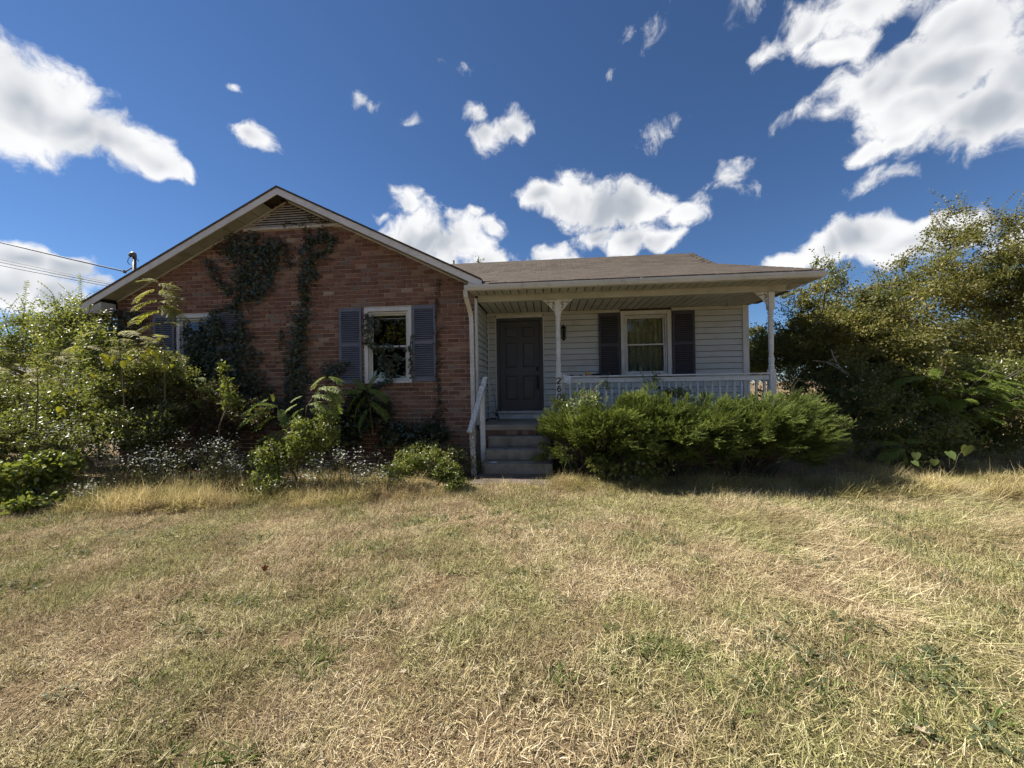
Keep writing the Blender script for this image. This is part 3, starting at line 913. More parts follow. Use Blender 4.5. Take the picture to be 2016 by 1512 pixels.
# porch soffit outside the beam, ceiling inside it
SZ = 3.292
so = MB(); so.box(.06, 5.9, -.30, .02, SZ+.020, SZ+.026); ES = so.build('eave_soffit', M_DARK, HOUSE)
x = -.04
while x < PX1-.05:
    m_ = MB(); xb = min(x+.152, PX1-.012)
    m_.box(x+.009, xb-.009, GY+.085, .052, SZ, SZ+.012, .003); m_.build('soffit_panel', M_SOFFIT, ES); x += .1535
ce = MB(); ce.box(.06, 5.9, .18, D+.0, CEIL+.02, CEIL+.026); PC = ce.build('porch_ceiling', M_DARK, HOUSE)
x = .056
while x < 5.72:
    m_ = MB(); m_.box(x+.010, x+.1435, .176, D-.002, CEIL, CEIL+.012, .003); m_.build('ceiling_panel', M_CEIL, PC); x += .1535
bmm = MB(); bmm.box(.056, 5.736, .056, .174, 3.18, 3.277, .004); bmm.box(.056, 5.752, .0535, .17, 3.278, 3.32); bmm.build('porch_beam', M_SOFFIT, HOUSE)
bmm = MB(); bmm.box(5.62, 5.734, .176, D+.1, 3.184, 3.275, .004); bmm.build('porch_beam', M_SOFFIT, HOUSE)
# right gable end of the porch roof: boxed return and rake board
ge = MB()
ge.prism([(GY+.07, SZ-.002), (.5, SZ-.002), (.5, porch_z(.5)-.035), (GY+.07, porch_z(GY+.07)-.035)], 0, PX1-.03, PX1-.012)
ge.prism([(.5, porch_z(.5)-.20), (KY, KZ-.20), (RY, RZ-.20), (RY, RZ-.035), (KY, KZ-.035), (.5, porch_z(.5)-.035)], 0, PX1-.03, PX1-.012)
ge.box(5.75, PX1-.032, .056, .49, SZ-.001, SZ+.011); ge.box(5.75, PX1-.032, .478, .50, SZ+.012, porch_z(.49)-.035)
ge.build('rake_fascia', M_FASCIA, HOUSE)
gt = MB(); gt.prism([(D, CEIL+.07), (KY+1., CEIL+.07), (RY, RZ-.06), (KY, KZ-.06), (.6, porch_z(.6)-.06), (.6, CEIL+.12)], 0, XR-.03, XR-.003); gt.build('gable_siding', M_SIDING, HOUSE)
# gutter (open trough with lip) and fascia behind it
gp = [(GY+.075, GZ-.012), (GY+.078, GZ-.094), (GY+.026, GZ-.097), (GY+.010, GZ-.060), (GY+.002, GZ-.044), (GY, GZ-.004), (GY+.014, GZ), (GY+.014, GZ-.008), (GY+.008, GZ-.012), (GY+.014, GZ-.05), (GY+.030, GZ-.086), (GY+.068, GZ-.086), (GY+.066, GZ-.012)]
gu = MB(); gu.prism(gp, 0, -.105, PX1+.005); GUT = gu.build('gutter', M_GUTTER, HOUSE)
for xx in (-.105, PX1+.003):
    m_ = MB(); m_.prism(gp[:6], 0, xx-.001, xx+.003); m_.build('gutter_end', M_GUTTER, GUT)
for xx in (.28, 3.05):
    m_ = MB(); m_.prism([(a-.004, b-.002) if a < GY+.05 else (a+.0, b-.002) for a, b in gp[1:6]]+[(GY+.002, GZ+.002)], 0, xx, xx+.02); m_.build('gutter_joint', M_GUTTER, GUT)
gf = MB(); gf.box(.22, PX1-.03, GY+.082, GY+.098, SZ, porch_z(GY+.09)-.034); gf.build('eave_fascia', M_FASCIA, HOUSE)
# downspout: outlet, two elbows, straight run against the brick
def rect_tube(mb_, pts, w_, d_):
    P = [Vector(p) for p in pts]; V = []
    for i, p in enumerate(P):
        tdir = (P[min(i+1, len(P)-1)]-P[max(i-1, 0)]).normalized(); sx = Vector((1, 0, 0)); sx = (sx-tdir*sx.dot(tdir)).normalized(); sy = tdir.cross(sx)
        for (a, b) in ((-1, -1), (1, -1), (1, 1), (-1, 1)): V.append(p+sx*a*w_/2+sy*b*d_/2)
    F = [(i*4+j, i*4+(j+1) % 4, i*4+4+(j+1) % 4, i*4+4+j) for i in range(len(P)-1) for j in range(4)]+[(3, 2, 1, 0), tuple(range(len(V)-4, len(V)))]
    mb_.add(V, F)
ds = MB(); rect_tube(ds, [(-.085, GY+.05, 3.30), (-.085, GY+.05, 3.26), (-.083, GY+.07, 3.20), (-.07, -.22, 3.06), (-.058, -.09, 2.93), (-.054, -.062, 2.86), (-.052, -.055, 2.76), (-.046, -.055, 1.9), (-.04, -.055, .25), (-.04, -.09, .14), (-.04, -.2, .08)], .078, .058)
DS = ds.build('downspout', M_GUTTER, HOUSE)
for zz in (2.72, 1.86): m_ = MB(); m_.box(-.092, -.002 if zz < 0 else .0-.002, -.0865, -.004, zz, zz+.028, .002); m_.build('strap', M_TRIM, DS)

# --- porch posts with fretwork brackets
def fret(x0, dirx, y, parent, z1=3.178):
    """flat scroll-sawn bracket with two scroll holes (outline plus holes, extruded)"""
    cu_ = bpy.data.curves.new('post_bracket', 'CURVE'); cu_.dimensions = '2D'; cu_.fill_mode = 'BOTH'; cu_.extrude = .009
    out = [(0, 0), (.175, 0), (.172, -.018), (.145, -.03), (.135, -.05), (.112, -.062), (.1, -.085), (.076, -.1), (.064, -.128), (.045, -.142), (.03, -.17), (.016, -.185), (.012, -.205), (0, -.205)]
    h1 = [(.036+.030*math.cos(a), -.060+.034*math.sin(a)) for a in np.linspace(.6, 5.4, 14)]+[(.036+.010*math.cos(a), -.060+.012*math.sin(a)) for a in np.linspace(5.0, 1.0, 9)]
    h2 = [(.098+.028*math.cos(a), -.034+.021*math.sin(a)) for a in np.linspace(2.2, 7.0, 14)]+[(.098+.010*math.cos(a), -.034+.007*math.sin(a)) for a in np.linspace(6.6, 2.6, 9)]
    h3 = [(.014, -.115), (.045, -.108), (.040, -.125), (.014, -.155)]
    for sp_ in (out, h1, h2, h3):
        s_ = cu_.splines.new('POLY'); s_.points.add(len(sp_)-1)
        for p, (a, b) in zip(s_.points, sp_): p.co = (a*dirx*1.3, b*1.2, 0, 1)
        s_.use_cyclic_u = True
    cu_.materials.append(M_POST)
    tmp = bpy.data.objects.new('post_bracket', cu_); me = bpy.data.meshes.new_from_object(tmp); bpy.data.objects.remove(tmp)
    o = bpy.data.objects.new('post_bracket', me); COL.objects.link(o); o.parent = parent
    o.rotation_euler = (R(90), 0, 0); po = origin(parent); o.location = (x0-po[0], y-po[1], z1-po[2])
    return o


def post(cx, cyy, right):
    h = .054; m_ = MB()
    m_.box(cx-h, cx+h, cyy-h, cyy+h, FZ+.002, 1.76, .006); m_.box(cx-h*.98, cx+h*.98, cyy-h*.98, cyy+h*.98, 2.86, 3.179, .006)
    pr = [(.046, 1.755), (.052, 1.78), (.044, 1.80), (.050, 1.815), (.050, 1.83), (.040, 1.85), (.048, 1.90), (.049, 1.96), (.038, 1.985), (.044, 1.995), (.044, 2.01), (.036, 2.03), (.041, 2.12), (.0435, 2.22), (.044, 2.235), (.0395, 2.245), (.0445, 2.255), (.045, 2.40), (.045, 2.53), (.041, 2.54), (.045, 2.55), (.043, 2.66), (.038, 2.715), (.046, 2.73), (.046, 2.745), (.037, 2.755), (.049, 2.775), (.051, 2.80), (.047, 2.825), (.040, 2.835), (.050, 2.845), (.050, 2.862)]
    m_.lathe(cx, cyy, pr, 18)
    P = m_.build('porch_post', M_POST, HOUSE)
    me = P.data
    me.polygons.foreach_set('use_smooth', [False]*len(me.polygons))
    return P


P1 = post(1.611, .112, False); P2 = post(5.497, .112, True)
fret(1.611-.055, -1, .10, P1); fret(1.611+.055, 1, .10, P1); fret(5.497-.055, -1, .10, P2)
bk = fret(5.497, 1, .17, P2); bk.rotation_euler = (R(90), 0, R(90)); bk.location = (5.497-HO[0], .17-HO[1], 3.178)


def stroke(name, pts, wdt, x, y, z, hgt, mat, parent):
    """flat numeral: a stroke of given width along a polyline, 6 mm proud"""
    P = np.array(pts, float); T_ = np.gradient(P, axis=0); T_ /= np.linalg.norm(T_, axis=1)[:, None]; Nn = np.stack([-T_[:, 1], T_[:, 0]], 1)
    wv = np.broadcast_to(np.array(wdt, float), (len(P),))[:, None]
    A, B = P+Nn*wv/2, P-Nn*wv/2; n = len(P); V = []
    for yy in (y-.007, y):
        for Q in (A, B):
            V += [(x+q[0]*hgt, yy, z+q[1]*hgt) for q in Q]
    F = []
    for i in range(n-1):
        F += [(i, i+1, n+i+1, n+i), (2*n+i+1, 2*n+i, 3*n+i, 3*n+i+1), (i+1, i, 2*n+i, 2*n+i+1), (n+i, n+i+1, 3*n+i+1, 3*n+i)]
    F += [(0, n, 3*n, 2*n), (2*n-1, n-1, 3*n-1, 4*n-1)]
    m_ = MB(); m_.add(V, F); return m_.build(name, mat, parent)


arc = lambda cx, cz, rx, rz_, a0, a1, n=14: [(cx+rx*math.cos(a), cz+rz_*math.sin(a)) for a in np.linspace(R(a0), R(a1), n)]
two = arc(0, .70, .27, .24, 195, -25, 16)+[(.14, .44), (-.05, .27), (-.27, .10), (-.26, .07), (-.1, .10), (.1, .07), (.3, .10)]
stroke('house_number', two, [.10]*2+[.12]*8+[.19]*8+[.14]*3+[.13]*2, 1.603, .056, 1.552, .127, M_BLACK, P1)
six = [(.24, .80)]+arc(.02, .50, .28, .42, 62, 180, 10)+arc(-.0, .32, .27, .27, 190, 520, 22)
stroke('house_number', six, .15, 1.613, .056, 1.402, .118, M_BLACK, P1)
stroke('house_number', arc(0, .5, .26, .42, 90, 450, 26), .15, 1.612, .056, 1.252, .118, M_BLACK, P1)

# --- porch railing
RX0, RX1 = 1.668, 5.43
rl = MB(); rl.box(RX0, RX1, .030, .160, 1.672, 1.70, .005); RAIL = rl.build('porch_railing', M_RAILP, HOUSE)
m_ = MB(); m_.box(RX0, RX1, .064, .104, 1.565, 1.655, .005); m_.build('top_rail', M_RAILP, RAIL)
m_ = MB(); m_.box(RX0, RX1, .080, .118, .90, .985, .005); m_.build('bottom_rail', M_RAILP, RAIL)
x = RX0+.012; k = 0
while x < RX1-.02:
    j = random.uniform(-.006, .006)
    m_ = MB(); m_.bar((x+.018+j, .124, .93), (x+.018+random.uniform(-.006, .006), .124, 1.645), .036, .036, (0, 1, 0), .004); m_.build('baluster', M_RAILP, RAIL); x += .131

# wall lantern, electrical mast, roof vent
LT = thing('wall_lantern', (1.80, D-.02, 2.5), 'small black wall lantern beside the front door', 'lantern')
lx, ly = 1.765, D-.10
m_ = MB(); m_.box(lx-.04, lx+.04, D-.03, D-.014, 2.60, 2.80, .005); m_.tube([(lx, D-.03, 2.72), (lx, D-.07, 2.84), (lx, ly, 2.86), (lx, ly, 2.83)], .008, 6); m_.build('back_plate', M_BLACK, LT)
m_ = MB(); m_.lathe(lx, ly, [(.004, 2.875), (.012, 2.85), (.03, 2.83), (.062, 2.80), (.066, 2.785), (.05, 2.78)], 6); m_.lathe(lx, ly, [(.05, 2.565), (.045, 2.55), (.02, 2.53), (.006, 2.50)], 6)
for k in range(6):
    a = k*math.pi/3; m_.tube([(lx+.056*math.cos(a), ly+.056*math.sin(a), 2.785), (lx+.046*math.cos(a), ly+.046*math.sin(a), 2.56)], .004, 4)
m_.build('lantern_cage', M_BLACK, LT)
m_ = MB(); m_.lathe(lx, ly, [(.046, 2.78), (.038, 2.565)], 6); m_.build('lantern_glass', M_GLASS, LT)

mt = at(264, 520, .55)
MAST = thing('service_mast', (mt[0], .55, 3.6), 'rusty electrical mast with hooked weatherhead above the left eave', 'mast')
m_ = MB(); ax_, az_ = at(265, 520, .55)[0], at(262, 505, .55)[2]
m_.tube([(ax_, .55, 3.2), (ax_, .55, az_-.02)], .034, 12); m_.build('pipe', M_GALV, MAST, True)
m_ = MB(); hd = [(ax_+.034*0, .55, az_-.03), (ax_, .55, az_+.02), (ax_-.012, .55, az_+.05), (ax_-.04, .55, az_+.066), (ax_-.075, .55, az_+.055), (ax_-.095, .55, az_+.02), (ax_-.098, .55, az_-.005)]
m_.tube(hd, [.037, .042, .046, .046, .046, .042, .036], 12); m_.build('weatherhead', M_GALV, MAST, True)
an = at(247, 535, .5)
m_ = MB(); m_.tube([(ax_-.03, .54, az_-.25), (an[0], .5, an[2])], .014, 8); m_.tube([(an[0]-.02, .5, an[2]-.03), (an[0]-.02, .5, an[2]+.03)], .03, 8); m_.build('insulator', M_GALV, MAST)
for sgn, dz in ((0, .0), (1, .05)):
    m_ = MB(); c0 = np.array([ax_-.09, .55, az_+.0]); q = [c0, c0+[-.045, -.02, -.05], c0+[-.05+.02*sgn, -.03, -.13], c0+[.0, -.03, -.19-dz*.3], c0+[.09+.12*sgn, -.03, -.22+.15*sgn]]
    if sgn: q = [c0, c0+[.03, -.04, .0], c0+[.12, -.05, -.02], c0+[.2, -.05, -.07], c0+[.26, -.05, -.14]]
    m_.tube(q, .007, 6); m_.build('drip_loop', M_CABLE, MAST)
vp = thing('vent_pipe', (-1.78, RY+.3, 5.3), 'short plumbing vent pipe rising behind the roof ridge', 'pipe')
m_ = MB(); m_.tube([(-1.78, RY+.3, 5.3), (-1.78, RY+.3, 5.90)], .03, 10); m_.build('pipe', M_GALV, vp); m_ = MB(); m_.tube([(-1.78, RY+.3, 5.44), (-1.78, RY+.3, 5.56)], [.12, .034], 10); m_.build('flashing', M_GALV, vp)


def wire(name, a, b, sag, r, label, group=None):
    a = np.array(a); b = np.array(b); m_ = MB(); P = [a+(b-a)*u+np.array([0, 0, -sag*4*u*(1-u)]) for u in np.linspace(0, 1, 28)]
    m_.tube(P, r, 5); o = m_.build(name, M_CABLE); tag(o, label, 'wire', group); return o


wire('service_cable', at(248, 535, .48), at(-420, 360, 9.), .16, .017, 'thick black service cable running from the roof mast to the left')
for k, (ya, yb) in enumerate(((503, 562), (511, 565), (520, 568))):
    wire('overhead_wire', at(-260, ya-55, 26.), at(330, yb+16, 22.), .25, .022, ('uppermost', 'middle', 'lowest')[k]+' of three thin overhead wires against the cloud at left', 'thin overhead wires at left')

# --- concrete steps and handrail
CS = thing('concrete_steps', (.75, -.4, 0), 'three weathered concrete steps up to the porch', 'steps')
for k, (ya, yb, z) in enumerate(((-.76, -.005, .186), (-.48, -.006, .378), (-.20, -.007, .575))):
    m_ = MB(); i_ = .012*k
    m_.box(.235+i_, 1.46-i_, ya, yb, (-.1, .187, .379)[k], z, .014); m_.build('step', M_CONC, CS)
HR = thing('handrail', (.15, -.6, 0), 'peeling white wooden handrail beside the steps', 'handrail')
m_ = MB(); m_.bar((.105, -.80, -.05), (.075, -.80, .80), .09, .06, (0, 1, 0), .005); p_ = m_.build('post', M_PEEL2, HR); p_['label'] = 'grey weathered lower post'
m_ = MB(); m_.bar((.19, -.30, .05), (.175, -.30, 1.53), .09, .09, (0, 1, 0), .006); m_.build('post', M_RAILP, HR)
m_ = MB(); m_.bar((.055, -.90, .745), (.225, -.16, 1.70), .088, .05, (0, 0, 1), .006); m_.build('rail', M_PEEL, HR)

# --- small things on the porch
def cloth_obj():
    m_ = MB(); n = 14; V = []; F = []
    for i in range(n+1):
        for j in range(n+1):
            u, v = i/n, j/n
            s_ = v*.26
            yy = .135-.11*min(1, s_/.11)-.002*math.sin(u*9) if s_ < .11 else .024-.006*math.sin(u*11+v*5)
            zz = 1.706+.022*math.sin(u*5+1)*(1-v) if s_ < .11 else 1.704-(s_-.11)*(1.05-.55*abs(u-.55))
            xx = 1.685+u*.17*(1-.25*v)+.03*v
            V.append((xx, yy-.004, zz+.004*math.sin(7*u+11*v)))
    for i in range(n):
        for j in range(n): F.append((i*(n+1)+j, (i+1)*(n+1)+j, (i+1)*(n+1)+j+1, i*(n+1)+j+1))
    m_.add(V, F)
    return m_


M_CLOTH = pm('white_cloth', (.72, .74, .78), (.60, .62, .68), 14., .9, .3, 120.)
o = cloth_obj().build('rag', M_CLOTH, None, True); tag(o, 'crumpled white rag hanging over the porch railing beside the numbered post', 'rag')
M_TOOLY = pm('yellow_plastic', (.42, .27, .07), (.34, .21, .06), 14., .5, .1, 60.)
BR = thing('scrub_brush', (2.2, .1, 1.70), 'yellow brush with a dark handle lying on the porch railing', 'brush')
m_ = MB(); m_.tube([(2.115, .09, 1.745), (2.135, .09, 1.744), (2.19, .09, 1.732), (2.235, .09, 1.724)], [.042, .042, .024, .012], 12); m_.build('head', M_TOOLY, BR, True)
m_ = MB(); m_.tube([(2.22, .09, 1.722), (2.28, .09, 1.722), (2.40, .10, 1.724), (2.44, .10, 1.722)], [.012, .018, .02, .012], 8); m_.build('handle', M_BLACK, BR, True)
ST = thing('stick', (2.0, .1, 1.70), 'thin dark stick lying on the porch railing between rag and brush', 'stick')
m_ = MB(); m_.tube([(1.82, .08, 1.715), (1.9, .082, 1.713), (2.07, .088, 1.712)], [.014, .009, .011], 6); m_.build('shaft', M_BLACK, ST)
m_ = MB(); m_.tube([(1.9, .0815, 1.7135), (2.0, .0855, 1.713)], [.0105, .0105], 6); m_.build('wrap', M_TOOLY, ST)
FR = thing('fishing_rod', (.27, D-.1, FZ), 'thin black rod leaning in the porch corner left of the door', 'rod')
m_ = MB(); m_.tube([(.085, D-.045, 1.80), (.17, D-.08, 1.35), (.245, D-.11, .985)], [.003, .004, .006], 6); m_.build('blank', M_BLACK, FR)
m_ = MB(); m_.tube([(.245, D-.11, .99), (.27, D-.12, .86), (.30, D-.13, FZ+.005)], [.010, .013, .012], 8); m_.tube([(.245, D-.12, .89), (.215, D-.13, .885)], [.026, .03], 10); m_.build('reel', M_BLACK, FR)
HC = thing('hanging_chain', (4.95, .6, 3.18), 'thin chain with a small bar hanging from the porch ceiling', 'chain')
m_ = MB(); m_.tube([(4.955, .6, CEIL), (4.955, .6, 3.03)], .004, 5); m_.build('chain', M_GALV, HC); m_ = MB(); m_.tube([(4.87, .6, 3.035), (5.02, .6, 3.03)], .004, 5); m_.build('bar', M_GALV, HC)
m_ = MB()
m_.add([(.36, -.70, .192), (.42, -.72, .194), (.44, -.66, .21), (.38, -.65, .192), (.47, -.71, .193), (.53, -.70, .205), (.52, -.67, .192)], [(0, 1, 2, 3), (1, 4, 2), (4, 5, 6), (2, 4, 6)])
o = m_.build('paper_scrap', M_CLOTH); tag(o, 'torn white paper scrap on the lowest concrete step', 'paper')

# ------------------------------------------------------------------ plants: tools
def unit(v):
    v = np.asarray(v, float); return v/(np.linalg.norm(v, axis=-1, keepdims=True)+1e-9)


def rdir(n): return unit(RNG.normal(size=(n, 3)))


# leaf outlines: x across, y along the leaf, z out of it; triangles
LEAF = {
    'oval': (np.array([(0, 0, 0), (.26, .45, .05), (0, 1, -.06), (-.26, .45, .05)], float), np.array([(0, 1, 2), (0, 2, 3)])),
    'slim': (np.array([(0, 0, 0), (.11, .4, .02), (0, 1, -.08), (-.11, .4, .02)], float), np.array([(0, 1, 2), (0, 2, 3)])),
    'broad': (np.array([(0, 0, 0), (.33, .22, .05), (.30, .62, .04), (0, 1, -.12), (-.30, .62, .04), (-.33, .22, .05), (0, .5, -.03)], float), np.array([(0, 1, 6), (1, 2, 6), (2, 3, 6), (3, 4, 6), (4, 5, 6), (5, 0, 6)])),
    'ivy': (np.array([(0, .12, 0), (.42, -.05, .03), (.30, .33, .02), (.48, .60, -.02), (.18, .58, .02), (0, 1, -.06), (-.18, .58, .02), (-.48, .60, -.02), (-.30, .33, .02), (-.42, -.05, .03)], float),
            np.array([(0, 1, 2), (0, 2, 4), (2, 3, 4), (4, 5, 6), (0, 4, 6), (0, 6, 8), (6, 7, 8), (0, 8, 9)])),
    'blade': (np.array([(-.03, 0, 0), (.03, 0, 0), (.022, .5, .04), (-.022, .5, .04), (0, 1, -.05)], float), np.array([(0, 1, 2), (0, 2, 3), (3, 2, 4)])),
    'dot': (np.array([(math.cos(a), math.sin(a), .15*(i % 2)) for i, a in enumerate(np.linspace(0, 2*math.pi, 6, endpoint=False))], float), np.array([(0, 1, 2), (0, 2, 3), (0, 3, 4), (0, 4, 5)])),
}


class Fol:
    """collects leaves; build() makes them one mesh"""
    def __init__(s): s.V = []; s.F = []; s.T = []; s.n = 0
    def add(s, P, Dv, Nv, size, kind='oval', tint=None):
        tv, tf = LEAF[kind]; P = np.asarray(P, float); n = len(P)
        if n == 0: return s
        Dv = unit(Dv); Nv = Nv-Dv*(Nv*Dv).sum(1, keepdims=True); Nv = unit(Nv); S = np.cross(Dv, Nv)
        size = np.broadcast_to(np.asarray(size, float), (n,))[:, None, None]
        V = P[:, None]+size*(tv[None, :, 0:1]*S[:, None]+tv[None, :, 1:2]*Dv[:, None]+tv[None, :, 2:3]*Nv[:, None])
        k = len(tv)
        F = (np.arange(n)*k)[:, None, None]+tf[None]
        s.V.append(V.reshape(-1, 3)); s.F.append(F.reshape(-1, 3)+s.n); s.n += n*k
        if tint is None: tint = RNG.random(n)
        s.T.append(np.repeat(np.broadcast_to(tint, (n,)), k))
        return s
    def raw(s, V, F, tint):
        s.V.append(np.asarray(V, float)); s.F.append(np.asarray(F)+s.n); s.n += len(V); s.T.append(np.broadcast_to(tint, (len(V),)))
    def build(s, name, mat, parent, kind='stuff', org=None):
        V = np.concatenate(s.V)-(origin(parent) if org is None else org)
        o = link(name, np_mesh(name, V, np.concatenate(s.F), {'tint': np.concatenate(s.T)}), mat, parent)
        if kind: o['kind'] = kind
        return o


def sample_env(env, n, gap=.0, gscale=1.2, shell=.45):
    """points inside a union of ellipsoids, denser towards the outside; noise leaves gaps"""
    e = np.array(env, float); wt = e[:, 3]*e[:, 4]*e[:, 5]; wt = wt/wt.sum(); out = []
    while len(out) < n:
        k = RNG.choice(len(e), p=wt, size=n)
        d = rdir(n); r = RNG.random(n)**shell
        P = e[k, :3]+d*r[:, None]*e[k, 3:6]
        keep = P[:, 2] > .05
        if gap > 0: keep &= fbm(P[:, 0]*gscale+P[:, 1]*gscale*.7+40, P[:, 2]*gscale+P[:, 1]*.5*gscale+40, 3) > gap
        out.extend(P[keep])
    return np.array(out[:n])


def skeleton(pts, roots, climb=.35):
    """grow branches: every point joins the nearest part of what has already grown"""
    P = np.vstack([roots, pts]); n0 = len(roots); n = len(P)
    par = np.full(n, -1); done = np.zeros(n, bool); done[:n0] = True
    for i in range(1, n0): par[i] = i-1
    cost = np.full(n, 1e9); best = np.zeros(n, int)
    def relax(i):
        d = P-P[i]; c = np.linalg.norm(d, axis=1)+climb*np.maximum(0, -d[:, 2])
        m = (c < cost) & ~done; cost[m] = c[m]; best[m] = i
    for i in range(n0): relax(i)
    order = []
    for _ in range(n-n0):
        c = np.where(done, 1e9, cost); i = int(c.argmin()); done[i] = True; par[i] = best[i]; order.append(i); relax(i)
    cnt = np.ones(n)
    for i in order[::-1]: cnt[par[i]] += cnt[i]
    for i in range(n0-1, 0, -1): cnt[par[i]] += cnt[i]
    return P, par, cnt


def branches(P, par, cnt, r0, rmin, mat, parent, name='trunk', pw=.42, sides=5):
    """tapered tubes along a skeleton"""
    rad = np.maximum(rmin, r0*(cnt/cnt.max())**pw)
    idx = np.where(par >= 0)[0]; A = P[par[idx]]; B = P[idx]; ra = np.minimum(rad[par[idx]], rad[idx]*1.5); rb = rad[idx]
    d = unit(B-A); up = np.where(np.abs(d[:, 2:3]) < .9, np.array([[0, 0, 1.]]), np.array([[1., 0, 0]])); u = unit(np.cross(d, up)); w_ = np.cross(d, u)
    V = []
    for (Q, r) in ((A, ra), (B, rb)):
        for j in range(sides):
            a = 2*math.pi*j/sides; V.append(Q+r[:, None]*(u*math.cos(a)+w_*math.sin(a)))
    V = np.stack(V, 1); k = 2*sides; F = []
    for j in range(sides): F.append((j, (j+1) % sides, sides+(j+1) % sides, sides+j))
    F = (np.arange(len(idx))*k)[:, None, None]+np.array(F)[None]
    o = link(name, np_mesh(name, V.reshape(-1, 3)-origin(parent), F.reshape(-1, 4), smooth=True), mat, parent)
    return o


def leafy(name, label, cat, basept, env, ncl, per, size, mat, spread=.16, kind='oval', gap=0., gscale=1.2, r0=.06, bark=None, group=None, upw=.35, roots=None, droop=.15, shell=.45, parts=('trunk', 'crown'), rmin=.004, shoots=0, shoot_len=.7):
    """a tree or bush: branch skeleton through points of its crown, leaves round every twig"""
    th_ = thing(name, tuple(basept), label, cat, group)
    C = sample_env(env, ncl, gap, gscale, shell); b = np.array(basept, float); top = C.mean(0)
    if roots is None: roots = np.array([b+(top-b)*u*np.array([1, 1, .8])+np.array([.06*math.sin(5*u), .05*math.sin(4*u+1), 0])*min(1., top[2]) for u in np.linspace(0, .75, 6)])
    P, par, cnt = skeleton(C, roots)
    br = branches(P, par, cnt, r0, rmin, bark or M_BARK, th_, parts[0])
    if parts[0] != 'trunk': br['kind'] = 'stuff'
    f = Fol(); n = ncl*per
    k = np.repeat(np.arange(len(roots), len(P)), per)
    tdir = unit(P[k]-P[np.maximum(par[k], 0)])
    u = RNG.random(n)
    pos = P[k]*u[:, None]+P[np.maximum(par[k], 0)]*(1-u[:, None])*1.0
    far = np.linalg.norm(P[k]-P[np.maximum(par[k], 0)], axis=1) > spread*3
    pos[far] = P[k[far]]
    pos = pos+RNG.normal(size=(n, 3))*spread*np.array([.6, .6, .45])
    dv = unit(tdir*.5+rdir(n)+np.array([0, 0, -droop])); nv = rdir(n)*.8+np.array([0, 0, upw+.4])
    f.add(pos, dv, nv, size*RNG.uniform(.6, 1.25, n), kind, np.clip(RNG.normal(.5, .22, n)+np.repeat(RNG.normal(0, .12, ncl), per), 0, 1))
    if shoots:      # long straight leafy shoots sticking out of the top
        hi = np.argsort(-P[:, 2]+RNG.normal(size=len(P))*.25)[:shoots]
        m_ = MB()
        for i in hi:
            d_ = unit(np.array([RNG.normal()*.28, RNG.normal()*.25, 1.])); L_ = shoot_len*RNG.uniform(.5, 1.2); kk = int(L_/.03)
            us = np.linspace(0, 1, kk); bend = np.array([RNG.normal()*.25, RNG.normal()*.2, -.15])
            pp = P[i]+d_*L_*us[:, None]+bend*L_*(us**2)[:, None]
            m_.tube(pp[::max(1, kk//6)], np.linspace(.004, .0015, len(pp[::max(1, kk//6)])), 4)
            sgn = np.where(np.arange(kk) % 2, 1., -1.)[:, None]; sd_ = unit(np.cross(np.broadcast_to(d_, (kk, 3)), rdir(1)[0]))
            f.add(pp, sd_*sgn+d_*.6, rdir(kk)*.5+np.array([0, 0, .6]), size*RNG.uniform(.7, 1.1, kk), kind)
        m_.build('shoots', M_STEM, th_)['kind'] = 'stuff'
    f.build(parts[1], mat, th_)
    return th_


# foliage colours
L_TREE = leafmat('leaf_autumn_tree', [(0., (.070, .075, .020)), (.35, (.135, .135, .034)), (.7, (.22, .195, .052)), (1., (.32, .26, .085))], .38, .55, patch=(.085, .098, .036), patch_scale=.8, patch_amt=.7)
L_DARK = leafmat('leaf_dark_shrub', [(0., (.055, .068, .022)), (.5, (.12, .14, .042)), (1., (.21, .22, .075))], .4, .5)
L_PRIV = leafmat('leaf_privet', [(0., (.060, .085, .020)), (.5, (.15, .175, .042)), (.85, (.24, .245, .075)), (1., (.32, .32, .13))], .48, .38, spec=.5)
L_LOW = leafmat('leaf_low_bush', [(0., (.040, .055, .018)), (.5, (.10, .12, .036)), (.85, (.20, .20, .065)), (1., (.32, .31, .16))], .45, .36, spec=.55)
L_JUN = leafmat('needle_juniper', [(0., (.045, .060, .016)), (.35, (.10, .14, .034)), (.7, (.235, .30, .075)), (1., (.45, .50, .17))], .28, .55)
L_IVY = leafmat('leaf_ivy', [(0., (.016, .026, .014)), (.5, (.034, .050, .022)), (.85, (.055, .072, .03)), (1., (.12, .10, .05))], .12, .42, spec=.5)
L_IVYB = leafmat('leaf_dry_creeper', [(0., (.030, .026, .018)), (.5, (.048, .042, .024)), (1., (.075, .055, .032))], .15, .6)
L_MIM = leafmat('leaf_mimosa', [(0., (.10, .155, .026)), (.5, (.165, .225, .038)), (1., (.24, .29, .06))], .45, .5)
L_MIMY = leafmat('leaf_mimosa_yellow', [(0., (.19, .19, .025)), (.5, (.30, .28, .04)), (1., (.40, .35, .07))], .62, .5)
L_YEL = leafmat('leaf_yellow_vine', [(0., (.42, .44, .02)), (.5, (.62, .60, .03)), (1., (.72, .66, .05))], .5, .45)
L_WEED = leafmat('leaf_green_weed', [(0., (.060, .090, .020)), (.5, (.14, .18, .032)), (.9, (.24, .27, .06)), (1., (.36, .32, .09))], .4, .42, spec=.45)
L_ASTER = leafmat('leaf_aster', [(0., (.055, .075, .035)), (.6, (.10, .125, .06)), (1., (.17, .18, .11))], .3, .55)
L_FLOWER = leafmat('aster_petal', [(0., (.34, .37, .32)), (.6, (.48, .50, .44)), (1., (.66, .68, .62))], .25, .7)
